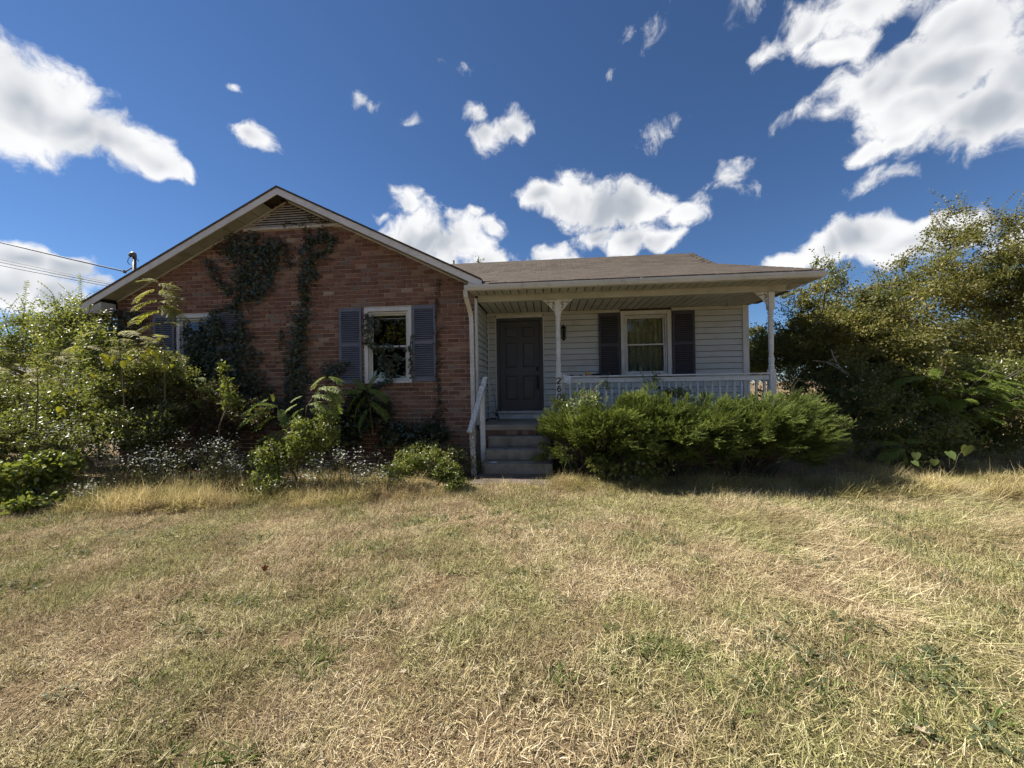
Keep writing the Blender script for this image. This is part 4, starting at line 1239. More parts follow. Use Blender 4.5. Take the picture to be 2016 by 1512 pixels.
L_BRAM = leafmat('leaf_bramble', [(0., (.022, .020, .012)), (.45, (.050, .038, .022)), (.8, (.085, .045, .032)), (1., (.10, .10, .035))], .2, .5)
L_BIG = leafmat('leaf_large', [(0., (.10, .15, .04)), (1., (.17, .22, .06))], .4, .42, spec=.45)
L_FAR = leafmat('leaf_far_tree', [(0., (.040, .046, .022)), (.6, (.075, .080, .035)), (1., (.12, .11, .05))], .25, .6)
L_FARR = leafmat('leaf_far_reddish', [(0., (.055, .040, .034)), (.6, (.085, .062, .050)), (1., (.12, .085, .065))], .2, .6)

# ------------------------------------------------------------------ mimosa fronds (feathery, twice-divided leaves)
def frond_mesh(seed, yellow=False):
    r_ = np.random.default_rng(seed); f = Fol(); npair = 10
    ys = np.linspace(.16, .97, npair)
    rach = lambda y: np.array([.03*math.sin(3*y+seed), y, .16*y*(1-y)*2-.20*y*y])
    for i, y in enumerate(ys):
        for sg in (-1, 1):
            L_ = .30*math.sin(math.pi*min(.98, .20+.68*(y-.10)))*r_.uniform(.85, 1.1)
            a = R(52+r_.normal()*5); b0 = rach(y); d0 = np.array([sg*math.sin(a), math.cos(a), -.12])
            k = 11; us = np.linspace(.06, 1, k)
            pp = b0+d0*L_*us[:, None]+np.array([0, .16, -.16])*L_*(us**2)[:, None]
            td = unit(np.gradient(pp, axis=0)); sd_ = unit(np.cross(td, np.array([0, 0, 1.])))
            for s2 in (-1, 1):
                f.add(pp, td*.75+sd_*s2+np.array([0, 0, -.15]), np.broadcast_to([0, 0, 1.], (k, 3))+r_.normal(size=(k, 3))*.25, .086*(1-.5*us)*r_.uniform(.85, 1.1), 'oval', np.clip(r_.normal(.5, .25, k), 0, 1))
    me = np_mesh('frond', np.concatenate(f.V), np.concatenate(f.F), {'tint': np.concatenate(f.T)})
    # rachis
    return me


FROND = {}
for key, mt_ in (('g', L_MIM), ('y', L_MIMY)):
    FROND[key] = []
    for s_ in range(4):
        me = frond_mesh(s_+3); me.materials.append(mt_); FROND[key].append(me)


def put_frond(parent, a, b, key='g', roll=0., up=(0, -.35, 1.)):
    """a frond whose stalk starts at a and whose tip reaches b"""
    a = np.asarray(a, float); b = np.asarray(b, float); d = b-a; L_ = np.linalg.norm(d); d = d/L_
    n = np.array(up, float)+np.array([roll, 0, 0]); n = unit(n-d*(n@d)); s_ = np.cross(d, n)
    o = bpy.data.objects.new('frond', random.choice(FROND[key])); COL.objects.link(o); o.parent = parent
    po = origin(parent); m = Matrix.Identity(4)
    for i in range(3): m[i][0], m[i][1], m[i][2], m[i][3] = s_[i]*L_*random.uniform(.85, 1.1), d[i]*L_, n[i]*L_, a[i]-po[i]
    o.matrix_local = m
    return o


def mimosa(label, stems, fronds, Y, key='g', group='mimosa saplings in the weeds', dy=.12):
    """stems: polylines in pixels; fronds: (x0,y0,x1,y1) in pixels, all near depth Y"""
    b = at(*stems[0][0], Y); root = thing('mimosa_sapling', (b[0], Y, 0.), label, 'sapling', group)
    m_ = MB()
    for st in stems:
        P = [at(x, y, Y+.02*math.sin(i)) for i, (x, y) in enumerate(st)]
        m_.tube(P, np.linspace(.011, .004, len(P)), 6)
    m_.build('stem', M_STEM, root)['kind'] = 'stuff'
    for (x0, y0_, x1, y1_) in fronds:
        e = random.uniform(-dy, dy); put_frond(root, at(x0, y0_, Y), at(x1, y1_, Y+e-.03), key, random.uniform(-.3, .3))
    return root


z1_ = lambda L: [(150+a/3.36, 350+b/3.36, 150+c/3.36, 350+d/3.36) for a, b, c, d in L]
z6_ = lambda L: [(450+a/3.36, 700+b/3.36, 450+c/3.36, 700+d/3.36) for a, b, c, d in L]
mimosa('tall yellow-green mimosa sapling standing before the left shuttered window', [[(325, 790), (324, 700), (318, 640), (314, 590), (306, 556)]],
       z1_([(525, 690, 408, 668), (540, 700, 655, 715), (535, 735, 385, 790), (545, 745, 668, 775), (548, 770, 600, 690), (550, 810, 382, 840), (560, 820, 668, 810), (560, 840, 690, 905), (560, 880, 380, 920), (575, 960, 660, 958), (570, 965, 415, 985), (545, 700, 470, 655)]), -1.45, 'y')
mimosa('large green mimosa sapling with sunlit fronds in front of the brick wall', [[(585, 930), (590, 870), (600, 830), (604, 800), (625, 770), (642, 742)], [(570, 890), (556, 830), (545, 795)]],
       z6_([(650, 135, 540, 190), (655, 138, 755, 165), (640, 190, 575, 250), (590, 220, 715, 205), (610, 220, 560, 300), (500, 265, 412, 292), (545, 272, 672, 258), (470, 318, 345, 375), (520, 330, 610, 300), (505, 350, 415, 388), (510, 382, 365, 450), (520, 350, 700, 385), (640, 210, 735, 290), (650, 240, 720, 370), (290, 285, 92, 352), (330, 338, 90, 405), (345, 348, 215, 305), (320, 400, 180, 458), (380, 480, 290, 525), (330, 520, 185, 545), (305, 560, 140, 645), (370, 560, 212, 640), (310, 650, 200, 722), (330, 570, 450, 500), (300, 310, 290, 262), (400, 520, 330, 600), (330, 350, 360, 440), (280, 690, 170, 740), (560, 310, 640, 345)]), -1.75)
mimosa('shaded mimosa sprays in the shadow under the brick-wall window', [[(735, 860), (728, 800), (722, 765)]],
       [(722, 765, 680, 800), (722, 765, 760, 780), (724, 775, 690, 820), (722, 770, 735, 740), (726, 790, 765, 815), (726, 800, 700, 840), (723, 770, 665, 770), (724, 772, 700, 745)], -.55)
def short_fronds(x0, x1, y0_, y1_, n, L_):
    out = []
    for k in range(n):
        x = random.uniform(x0, x1); y = random.uniform(y0_, y1_); a = random.choice((-1, 1))*random.uniform(.55, 1.0); l_ = random.uniform(.7, 1.15)*L_
        out.append((x, y, x+a*l_, y+random.uniform(-.30, .22)*l_))
    return out


mimosa('yellowing mimosa fronds spread over the left shrubs', [[(245, 800), (240, 720), (232, 668)], [(240, 720), (200, 690), (165, 680)], [(240, 720), (290, 690), (330, 676)]], short_fronds(150, 335, 650, 712, 44, 34), -1.85, 'y')
mimosa('yellow mimosa fronds at the far left edge above the weeds', [[(70, 850), (75, 760), (72, 712)], [(74, 760), (30, 735), (-10, 725)]], short_fronds(-20, 125, 690, 760, 36, 34), -2.25, 'y')
mimosa('green mimosa sprig under the left window beside the brambles', [[(380, 830), (372, 780), (360, 740)]], short_fronds(335, 400, 745, 790, 12, 32), -1.05)

# ------------------------------------------------------------------ junipers
def plume_template(seed):
    r_ = np.random.default_rng(seed); V = []; F = []; T_ = []
    n = 22
    for i in range(n):
        u = (i+.5)/n; p = np.array([0, u, -.10*u*u]); a = i*2.4+r_.normal()*.3
        L_ = .34*(1-u)**.7+.07
        d = unit(np.array([math.cos(a)*.75, .95, math.sin(a)*.45])); e = p+d*L_; s_ = unit(np.cross(d, rdir(1)[0]))*.022
        k = len(V); V += [p-s_, p+s_, e]; F.append((k, k+1, k+2)); s2 = unit(np.cross(d, s_))*.022
        m_ = p+d*L_*.55
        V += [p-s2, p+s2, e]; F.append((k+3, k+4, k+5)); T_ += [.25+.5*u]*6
    return np.array(V), np.array(F), np.array(T_)


PLUMES = [plume_template(s_) for s_ in range(4)]


def juniper(label, env, nb, sweep, basept):
    """boughs: each a flattened spray of feathery plumes, layered over one another with dark gaps between"""
    root = thing('juniper_shrub', basept, label, 'shrub', 'overgrown junipers in front of the porch')
    e = np.array(env, float); wt = e[:, 3]*(e[:, 4]+e[:, 5]); wt /= wt.sum()
    k = RNG.choice(len(e), p=wt, size=nb); d = rdir(nb)
    d[:, 2] = np.abs(d[:, 2])*np.where(RNG.random(nb) < .80, 1, -.8); d[:, 1] = np.where(RNG.random(nb) < .72, -np.abs(d[:, 1]), d[:, 1])
    dd = np.sign(d)*np.abs(d)**.75; r = RNG.uniform(.55, 1.0, nb)**.6
    B = e[k, :3]+dd*r[:, None]*e[k, 3:6]
    B[:, 2] += ((fbm(B[:, 0]*2.0+5, B[:, 1]*2.+9, 2)-.5)*.26-.07)*(B[:, 2] > .6)
    B[:, 1] += np.where((B[:, 2] < .72) & (B[:, 1] < -.8), (.72-B[:, 2])*1.15, 0.)
    ok = (B[:, 2] > .16) & ((B[:, 2] > .55) | (RNG.random(nb) < .6)); B, d, k = B[ok], d[ok], k[ok]; nb = len(B)
    A = unit(d*np.array([.9, .9, .35])+np.array([sweep, -.15, .42])+RNG.normal(size=(nb, 3))*.28)      # axis of each bough
    A[:, 2] = np.where(B[:, 2] < .55, A[:, 2]*.3-.05, A[:, 2])
    A = unit(A); Lb = RNG.uniform(.24, .44, nb); tb = RNG.normal(.0, .16, nb)
    f = Fol(); per = 52
    i = np.repeat(np.arange(nb), per); u = RNG.random(nb*per)**.8; n = len(i)
    N0 = unit(np.array([0, 0, 1.])+RNG.normal(size=(nb, 3))*.25); N0 = unit(N0-A*(N0*A).sum(1, keepdims=True)); S0 = np.cross(A, N0)
    lat = RNG.normal(size=n)*.25*(1-.6*u)*Lb[i]
    P = B[i]+A[i]*(u*Lb[i])[:, None]+S0[i]*lat[:, None]+N0[i]*(RNG.normal(size=n)*.035-.10*u*u*Lb[i])[:, None]
    Dv = unit(A[i]*.9+S0[i]*(np.sign(lat)*.55*np.minimum(1, np.abs(lat)/.06))[:, None]+np.array([0, 0, .18])+RNG.normal(size=(n, 3))*.22)
    Nv = N0[i]+RNG.normal(size=(n, 3))*.3; Nv = unit(Nv-Dv*(Nv*Dv).sum(1, keepdims=True)); S = np.cross(Dv, Nv); sz = RNG.uniform(.07, .135, n)
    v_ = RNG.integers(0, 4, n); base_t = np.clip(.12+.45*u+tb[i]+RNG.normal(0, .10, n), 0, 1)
    for t_ in range(4):
        m = v_ == t_; tv, tf, tt = PLUMES[t_]; c = m.sum()
        V = P[m][:, None]+sz[m][:, None, None]*(tv[None, :, 0:1]*S[m][:, None]+tv[None, :, 1:2]*Dv[m][:, None]+tv[None, :, 2:3]*Nv[m][:, None])
        F = (np.arange(c)*len(tv))[:, None, None]+tf[None]
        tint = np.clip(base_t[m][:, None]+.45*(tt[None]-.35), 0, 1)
        f.raw(V.reshape(-1, 3), F.reshape(-1, 3), tint.ravel())
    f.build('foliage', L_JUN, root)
    m_ = MB(); b = np.array(basept)
    for q in RNG.choice(nb, 60, replace=False):
        s0 = b+np.array([RNG.normal()*.14, RNG.normal()*.1, 0]); e_ = B[q]+A[q]*Lb[q]*.6; mid = (s0+B[q])/2+np.array([0, 0, .06])
        m_.tube([s0, mid, B[q], e_], [.020, .013, .008, .003], 5)
    m_.build('stems', M_BARK, root)['kind'] = 'stuff'
    return root


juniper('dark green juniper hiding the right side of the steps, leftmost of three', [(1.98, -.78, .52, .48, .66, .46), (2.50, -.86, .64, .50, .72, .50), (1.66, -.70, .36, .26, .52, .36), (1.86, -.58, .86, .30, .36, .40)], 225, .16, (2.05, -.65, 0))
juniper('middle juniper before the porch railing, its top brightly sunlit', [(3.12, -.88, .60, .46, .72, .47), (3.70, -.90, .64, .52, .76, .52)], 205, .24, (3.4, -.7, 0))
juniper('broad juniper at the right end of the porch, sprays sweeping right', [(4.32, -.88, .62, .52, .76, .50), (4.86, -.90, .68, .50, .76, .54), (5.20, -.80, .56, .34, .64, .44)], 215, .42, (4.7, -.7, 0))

# ------------------------------------------------------------------ climbing plants on the wall
def climber(name, label, strokes, mat, size=.062, dens=950., Y=-.012, thick=.09, cat='vine', kind='ivy', group=None, hang=.6, stems=True, wide=1.):
    """strokes: polylines of (px, py, half width px) on the wall plane; leaves overlap like tiles"""
    b0 = at(strokes[0][0][0], strokes[0][0][1], Y); root = thing(name, (b0[0], Y, 0.), label, cat, group)
    f = Fol(); m_ = MB()
    for st in strokes:
        Q = np.array([(*at(x, y, Y)[[0, 2]], h*wide*at_scale(x, y, Y)) for x, y, h in st])
        for i in range(len(Q)-1):
            L_ = np.linalg.norm(Q[i+1, :2]-Q[i, :2]); area = L_*(Q[i, 2]+Q[i+1, 2]); n = max(4, int(area*dens))
            u = RNG.random(n)[:, None]; c = Q[i]*(1-u)+Q[i+1]*u; t_ = unit(Q[i+1, :2]-Q[i, :2]); nn = np.array([-t_[1], t_[0]])
            off = RNG.normal(size=n)*.48; off = np.clip(off, -1.35, 1.35)*c[:, 2]
            xz = c[:, :2]+off[:, None]*nn+RNG.normal(size=(n, 2))*.02
            keep = fbm(xz[:, 0]*5+3, xz[:, 1]*5+8, 3) > .34+.30*np.abs(off)/(c[:, 2]+1e-6)-.12
            xz = xz[keep]; n = len(xz)
            y = Y-.015-np.abs(RNG.normal(size=n))*thick*.5
            P = np.stack([xz[:, 0], y, xz[:, 1]], 1)
            f.add(P, rdir(n)*.75+np.array([0, -.15, -hang]), rdir(n)*.45+np.array([0, -1., .45]), size*RNG.uniform(.6, 1.25, n), kind, np.clip(RNG.normal(.45, .22, n), 0, 1))
        if stems:
            for s2 in range(2):
                o_ = RNG.normal()*.3
                pts = [np.array([q[0]+o_*q[2]+RNG.normal()*.015, Y-.014, q[1]]) for q in Q]
                if len(pts) > 1: m_.tube(pts, np.linspace(.010, .004, len(pts)), 5)
    f.build('leaves', mat, root)
    if stems: m_.build('stem', M_BARK, root)['kind'] = 'stuff'
    return root


def at_scale(px, py, Y): return np.linalg.norm(at(px+1, py, Y)-at(px, py, Y))


climber('ivy_vine', 'broad forked ivy covering the brick between gable and left window',
        [[(505, 830, 60), (480, 760, 55), (468, 700, 46), (462, 640, 34), (466, 600, 26), (480, 560, 34), (492, 520, 44), (500, 485, 40), (510, 462, 26)],
         [(500, 590, 20), (522, 555, 22), (536, 515, 20), (545, 475, 16)], [(455, 580, 9), (438, 560, 10), (424, 540, 9), (412, 515, 7)], [(440, 665, 18), (422, 610, 10)],
         [(380, 700, 26), (420, 670, 34), (450, 650, 30)], [(375, 760, 40), (420, 740, 46), (450, 720, 40)], [(470, 475, 22), (455, 500, 10)]], L_IVY, thick=.12, wide=1.15, dens=900.)
climber('ivy_vine', 'narrow ivy column climbing the middle of the brick wall to the vent',
        [[(590, 830, 60), (585, 780, 48), (580, 740, 30), (586, 700, 21), (592, 650, 20), (597, 610, 19), (604, 570, 18), (610, 535, 24), (618, 505, 34), (626, 478, 36), (642, 458, 24)],
         [(640, 500, 12), (662, 462, 10)], [(640, 740, 24), (670, 725, 14), (690, 715, 8)], [(553, 690, 4), (556, 650, 4)]], L_IVY, thick=.11, wide=1.15, dens=900.)
climber('dry_creeper', 'brownish dry creeper under the gable between the two ivies', [[(556, 470, 9), (566, 490, 10), (570, 530, 7)], [(600, 480, 30), (640, 470, 30)], [(430, 500, 26), (470, 465, 14)], [(560, 440, 8), (620, 436, 10), (660, 440, 6)]], L_IVYB, .05, 560., thick=.05, wide=1.25)
climber('wall_creeper', 'thin creeper strip on the brick right of the shuttered window', [[(864, 860, 26), (864, 820, 13), (868, 780, 8), (862, 740, 7), (864, 690, 6), (860, 640, 6), (860, 590, 5), (866, 548, 4)], [(864, 655, 4), (872, 640, 5)]], L_IVYB, .05, 620., thick=.05)
climber('window_ivy', 'ivy hanging across the panes of the brick-wall window', [[(722, 618, 6), (720, 650, 7), (723, 680, 6)], [(733, 622, 6), (731, 655, 8), (733, 685, 7)], [(735, 690, 9), (765, 684, 9), (805, 688, 6)], [(752, 700, 14), (765, 716, 22), (768, 735, 17), (762, 752, 10)], [(775, 700, 18), (795, 705, 9)], [(760, 752, 9), (735, 762, 11), (712, 772, 12)], [(745, 628, 7), (742, 660, 6)], [(812, 660, 3), (810, 690, 4), (812, 745, 4)]], L_IVY, .052, 1300., Y=-.05, thick=.05)
climber('window_ivy', 'dark ivy grown over the panes of the left window', [[(368, 652, 10), (395, 660, 22), (425, 668, 26)], [(370, 690, 18), (400, 700, 34), (425, 700, 34)], [(372, 630, 5), (366, 670, 6)], [(405, 640, 14), (425, 630, 10)]], L_IVY, .055, 1200., Y=-.05, thick=.06)
climber('ivy_vine', 'dark ivy smothering the left corner of the house below the eave', [[(240, 800, 60), (245, 740, 55), (250, 690, 46), (240, 650, 36), (225, 620, 22)], [(215, 640, 14), (200, 605, 8), (225, 575, 5)], [(280, 640, 16), (268, 615, 18)]], L_IVY, thick=.16)

# ------------------------------------------------------------------ shrubs and trees on the left
def E_(px, py, Y, rx, ry, rz_): p = at(px, py, Y); return (p[0], p[1], p[2], rx, ry, rz_)


leafy('privet_shrub', 'tall privet at the left with thin shoots reaching over the eave', 'shrub', (-8.6, .3, 0), [E_(175, 690, .2, .85, .8, .95), E_(150, 640, .3, .75, .7, .6), E_(215, 640, -.2, .45, .4, .5)], 420, 42, .060, L_PRIV, .15, r0=.045, group='privet shrubs at the left', shoots=20, shoot_len=.7, gap=.40)
leafy('privet_shrub', 'leggy privet branches hiding the end of the left eave', 'shrub', (-7.5, -.9, 0), [E_(200, 640, -.9, .35, .3, .38), E_(215, 700, -.95, .45, .35, .40), E_(165, 690, -.9, .5, .35, .45), E_(225, 760, -1.0, .45, .35, .4)], 260, 40, .056, L_PRIV, .13, r0=.03, group='privet shrubs at the left', shoots=16, shoot_len=.55, gap=.38)
leafy('privet_shrub', 'privet thicket at the left picture edge below the wires', 'shrub', (-10.4, .6, 0), [E_(40, 700, .8, 1.1, .9, .9), E_(80, 645, .9, .7, .7, .55), E_(-60, 680, .8, .9, .8, .9)], 400, 42, .062, L_PRIV, .16, r0=.045, group='privet shrubs at the left', shoots=18, shoot_len=.8, gap=.42)
leafy('thicket_bush', 'dark small-leaved bush on the left below the yellow mimosa fronds', 'bush', (-7.2, -1.35, 0), [E_(60, 820, -1.4, .75, .55, .62), E_(140, 790, -1.3, .6, .5, .6), E_(-30, 800, -1.5, .7, .6, .7)], 360, 46, .050, L_LOW, .11, r0=.03, group='bushes before the left corner')
leafy('thicket_bush', 'sunlit leafy bush at the left beside the dark brambles', 'bush', (-5.7, -1.25, 0), [E_(245, 760, -1.25, .55, .45, .55), E_(310, 730, -1.2, .45, .4, .45), E_(210, 810, -1.4, .5, .45, .42), E_(350, 760, -1.0, .4, .35, .4)], 380, 46, .050, L_LOW, .10, r0=.03, group='bushes before the left corner')
leafy('thicket_bush', 'low tangled bush filling the left edge under the privet', 'bush', (-6.6, -2.0, 0), [E_(30, 860, -2.0, .8, .5, .45), E_(130, 870, -1.9, .6, .45, .40), E_(-60, 880, -2.1, .8, .5, .45)], 330, 44, .048, L_LOW, .11, r0=.02, group='bushes before the left corner')
leafy('thicket_bush', 'grey-green tangled bush between the asters and the sunlit bush', 'bush', (-4.9, -1.65, 0), [E_(215, 850, -1.7, .55, .4, .42), E_(290, 850, -1.5, .5, .4, .38), E_(330, 820, -1.3, .4, .35, .35)], 280, 44, .046, L_LOW, .10, r0=.02, group='bushes before the left corner')
leafy('thicket_bush', 'shaded bush under the privet at the left corner of the house', 'bush', (-8.0, -.3, 0), [E_(120, 800, -.3, 1.0, .5, .8), E_(210, 800, -.5, .7, .45, .8), E_(20, 810, -.2, 1.0, .6, .8)], 420, 44, .055, L_LOW, .14, r0=.03, group='bushes before the left corner')
leafy('bramble', 'dark red-brown bramble mass in the house shadow', 'bramble', (-3.9, -.85, 0), [E_(420, 800, -.8, .75, .45, .45), E_(480, 820, -.9, .6, .45, .38), E_(350, 790, -.8, .6, .5, .45), E_(440, 860, -1.0, .8, .45, .28)], 420, 44, .046, L_BRAM, .10, r0=.02, gap=.36)
leafy('creeper_mound', 'shaded leafy mound at the foot of the wall under the window', 'creeper', (-1.7, -.35, 0), [E_(720, 810, -.30, .55, .28, .45), E_(800, 860, -.35, .55, .3, .26), E_(850, 860, -.3, .35, .26, .28), E_(660, 850, -.5, .5, .35, .4)], 260, 36, .065, L_IVY, .09, kind='broad', r0=.015, parts=('stems', 'leaves'))
leafy('weed_clump', 'bright green leafy weeds under the large mimosa', 'weeds', (-2.4, -1.95, 0), [E_(545, 900, -1.95, .36, .3, .32), E_(600, 870, -1.9, .32, .3, .36), E_(640, 850, -1.8, .26, .25, .36), E_(520, 950, -2.2, .3, .25, .2)], 230, 30, .050, L_WEED, .07, r0=.012, bark=M_STEM, parts=('stems', 'leaves'), group='green weed clumps')
leafy('weed_clump', 'yellow-green broad-leaved weeds at the left picture edge', 'weeds', (-4.9, -2.7, 0), [E_(50, 930, -2.75, .42, .35, .25), E_(100, 920, -2.6, .3, .3, .26), E_(0, 960, -2.8, .4, .3, .2), E_(60, 985, -2.95, .5, .25, .13)], 260, 26, .058, L_WEED, .07, kind='broad', r0=.010, bark=M_STEM, parts=('stems', 'leaves'), group='green weed clumps')
leafy('weed_clump', 'small light green bush beside the handrail post', 'weeds', (-.35, -1.55, 0), [E_(875, 930, -1.7, .22, .2, .24), E_(895, 950, -1.8, .2, .2, .18), E_(860, 900, -1.5, .16, .16, .22)], 130, 30, .036, L_WEED, .05, r0=.010, bark=M_STEM, parts=('stems', 'leaves'), group='green weed clumps', shoots=4, shoot_len=.25)
leafy('weed_clump', 'straggly yellowish weeds left of the small bush by the steps', 'weeds', (-1.0, -1.65, 0), [E_(800, 915, -1.7, .26, .2, .22), E_(835, 905, -1.65, .2, .2, .22), E_(770, 935, -1.8, .22, .2, .2)], 130, 24, .040, L_WEED, .06, r0=.010, bark=M_STEM, parts=('stems', 'leaves'), group='green weed clumps', shoots=5, shoot_len=.22)
leafy('pokeweed', 'upright sunlit pokeweed in front of the ivy', 'weed', (-4.35, -1.4, 0), [E_(443, 745, -1.4, .10, .10, .26), E_(432, 712, -1.4, .08, .08, .08), E_(450, 790, -1.4, .14, .12, .2)], 34, 9, .085, L_WEED, .05, kind='oval', r0=.014, bark=M_STEM, parts=('stem', 'leaves'))
leafy('nightshade_weed', 'shaded dark weeds between the creeper mound and the steps', 'weeds', (-.5, -.8, 0), [E_(890, 900, -.9, .3, .25, .25), E_(830, 890, -.9, .35, .25, .25), E_(935, 915, -.7, .12, .15, .2)], 150, 28, .045, L_LOW, .07, r0=.010, parts=('stems', 'leaves'))


def aster(label, spots, n, hgt, Yb):
    root = thing('aster_clump', (*at(spots[0][0], 950, Yb)[:1], Yb, 0.), label, 'wildflowers', 'white asters in front of the house'); f = Fol(); g = Fol(); m_ = MB()
    for i in range(n):
        s_ = spots[RNG.integers(len(spots))]
        top = at(s_[0]+RNG.normal()*s_[2], s_[1]+RNG.normal()*s_[3], Yb+RNG.normal()*.18)
        top[2] = max(.10, top[2]); b = np.array([top[0]+RNG.normal()*.12, top[1]+RNG.normal()*.1+.03, 0.]); mid = (b+top)/2+[RNG.normal()*.03, RNG.normal()*.03, .05]
        m_.tube([b, mid, top], [.004, .003, .0015], 4)
        k = 26; u = RNG.uniform(.15, 1, k)[:, None]; P = b*(1-u)**2+2*mid*u*(1-u)+top*u*u+RNG.normal(size=(k, 3))*.03
        f.add(P, rdir(k)+[0, 0, .3], rdir(k)*.6+[0, 0, .8], RNG.uniform(.02, .045, k), 'slim')
        k = RNG.integers(5, 11); P = top+RNG.normal(size=(k, 3))*np.array([.055, .055, .04])
        g.add(P, rdir(k)*np.array([1, 1, .3]), rdir(k)*.5+[0, -.3, 1.], RNG.uniform(.007, .014, k), 'dot')
    m_.build('stems', M_STEM, root)['kind'] = 'stuff'; f.build('leaves', L_ASTER, root); g.build('flowers', L_FLOWER, root)


aster('dense white asters left of the yellowish weeds', [(650, 905, 32, 14), (690, 895, 26, 12), (610, 935, 26, 16), (730, 925, 22, 14), (560, 955, 20, 14)], 95, .5, -2.05)
aster('greyish white asters before the dark brambles', [(360, 890, 40, 16), (420, 875, 30, 12), (320, 910, 32, 14), (455, 905, 20, 14), (280, 905, 24, 12)], 100, .5, -2.05)
aster('pale asters over the bush at the left', [(150, 850, 34, 14), (110, 845, 24, 12), (190, 880, 24, 14), (90, 870, 24, 12)], 70, .6, -1.95)
aster('low patch of asters in the dry grass at the left', [(185, 965, 22, 12), (150, 985, 18, 8)], 30, .3, -2.75)


# vine with big yellow leaves, every leaf a part
def big_leaf_mesh(name):
    n = 12; V = [(0, 0, 0)]; F = []
    out = [(0, -.02), (.26, -.16), (.46, .04), (.45, .34), (.28, .66), (.10, .86), (0, 1.02), (-.10, .86), (-.28, .66), (-.45, .34), (-.46, .04), (-.26, -.16)]
    V += [(a, b, .10*abs(a)-.10*b*b) for a, b in out]; V.append((0, .45, -.03))
    for i in range(12): F.append((1+i, 1+(i+1) % 12, 13))
    me = np_mesh(name, np.array(V), np.array(F), {'tint': np.full(len(V), .5)}); return me


YL = big_leaf_mesh('leaf'); YL.materials.append(L_YEL); GL = big_leaf_mesh('leaf'); GL.materials.append(L_BIG)


def big_leaf(parent, p, d, n, size, me):
    d = unit(d); n = unit(np.asarray(n, float)-d*(np.asarray(n, float)@d)); s_ = np.cross(d, n); po = origin(parent)
    o = bpy.data.objects.new('leaf', me); COL.objects.link(o); o.parent = parent; m = Matrix.Identity(4)
    for i in range(3): m[i][0], m[i][1], m[i][2], m[i][3] = s_[i]*size, d[i]*size, n[i]*size, p[i]-po[i]
    o.matrix_local = m; return o


yv = thing('yellow_vine', (*at(280, 720, -1.95)[:1], -1.95, 0.), 'vine with bright yellow backlit leaves over the left bushes', 'vine')
pv = [at(x, y, -1.95) for x, y in ((180, 770), (200, 715), (230, 705), (262, 708), (290, 692), (312, 702), (338, 720))]
m_ = MB(); m_.tube(pv, .004, 5); m_.build('stem', M_STEM, yv)
for (x, y, s_) in ((207, 704, .12), (216, 712, .10), (226, 706, .08), (246, 716, .10), (256, 705, .07), (282, 700, .10), (292, 692, .09), (302, 696, .085), (310, 704, .09), (316, 714, .07), (326, 722, .06), (338, 722, .055), (182, 742, .08), (188, 798, .07), (118, 806, .08), (126, 812, .07), (140, 776, .06), (245, 770, .05), (150, 772, .06)):
    big_leaf(yv, at(x, y-4, -1.98), rdir(1)[0]*.45+np.array([0, -.1, -1.]), rdir(1)[0]*.4+np.array([.2, -1., .5]), s_*1.1, YL)

# ------------------------------------------------------------------ trees and shrubs on the right
leafy('autumn_tree', 'big spreading tree with yellow-green leaves right of the porch', 'tree', (9.6, 2.7, 0),
      [E_(1880, 560, 3.0, 2.0, 1.4, 1.35), E_(1740, 640, 2.6, 1.4, 1.1, 1.2), E_(1990, 520, 3.4, 1.8, 1.3, 1.4), E_(1650, 650, 2.2, .9, .9, 1.0), E_(1885, 450, 3.1, .70, .6, .70), E_(2120, 620, 3.0, 1.8, 1.3, 1.7), E_(1960, 445, 3.4, .7, .6, .6), E_(1900, 680, 2.3, 1.6, 1.0, .75), E_(2020, 690, 2.4, 1.2, 1.0, .7)],
      1550, 56, .066, L_TREE, .17, gap=.40, gscale=1.0, r0=.075, shoots=34, shoot_len=.6, rmin=.005, droop=.3)
leafy('leafy_shrub', 'airy olive-green shrub between the porch post and the big tree', 'shrub', (7.7, 1.1, 0), [E_(1700, 680, 1.1, .75, .6, .65), E_(1780, 700, .9, .75, .6, .6), E_(1640, 650, 1.4, .55, .5, .6), E_(1720, 610, 1.4, .6, .5, .5), E_(1830, 760, .5, .6, .5, .5)], 640, 46, .058, L_TREE, .13, gap=.40, r0=.04, shoots=12, shoot_len=.45)
leafy('leafy_shrub', 'dense green shrub at the right picture edge below the big tree', 'shrub', (9.9, 1.2, 0), [E_(1900, 760, 1.2, 1.2, .8, .6), E_(1990, 740, 1.4, 1.0, .8, .55), E_(1820, 740, 1.5, .9, .8, .6), E_(1750, 790, 1.0, .8, .7, .6), E_(1940, 830, .6, .9, .5, .4)], 760, 46, .055, L_PRIV, .14, gap=.38, r0=.04)
leafy('autumn_tree', 'smaller leafy tree close behind the right porch post', 'tree', (7.3, 2.5, 0), [E_(1600, 640, 2.2, .80, .7, .85), E_(1570, 700, 2.4, .75, .8, .8), E_(1620, 745, 2.0, .8, .8, .6), E_(1500, 690, 3.6, .7, .6, .9), E_(1625, 560, 2.1, .55, .5, .5), E_(1580, 590, 2.4, .5, .4, .5)], 520, 44, .062, L_TREE, .15, gap=.38, r0=.06, shoots=14, shoot_len=.5)
leafy('dark_shrub', 'dark shaded shrub filling the ground right of the junipers', 'shrub', (7.1, .1, 0), [E_(1720, 830, .2, .8, .7, .75), E_(1790, 850, -.1, .75, .6, .6), E_(1700, 760, .6, .7, .7, .6), E_(1860, 880, -.3, .6, .5, .4)], 360, 44, .058, L_DARK, .13, r0=.04, gap=.36)
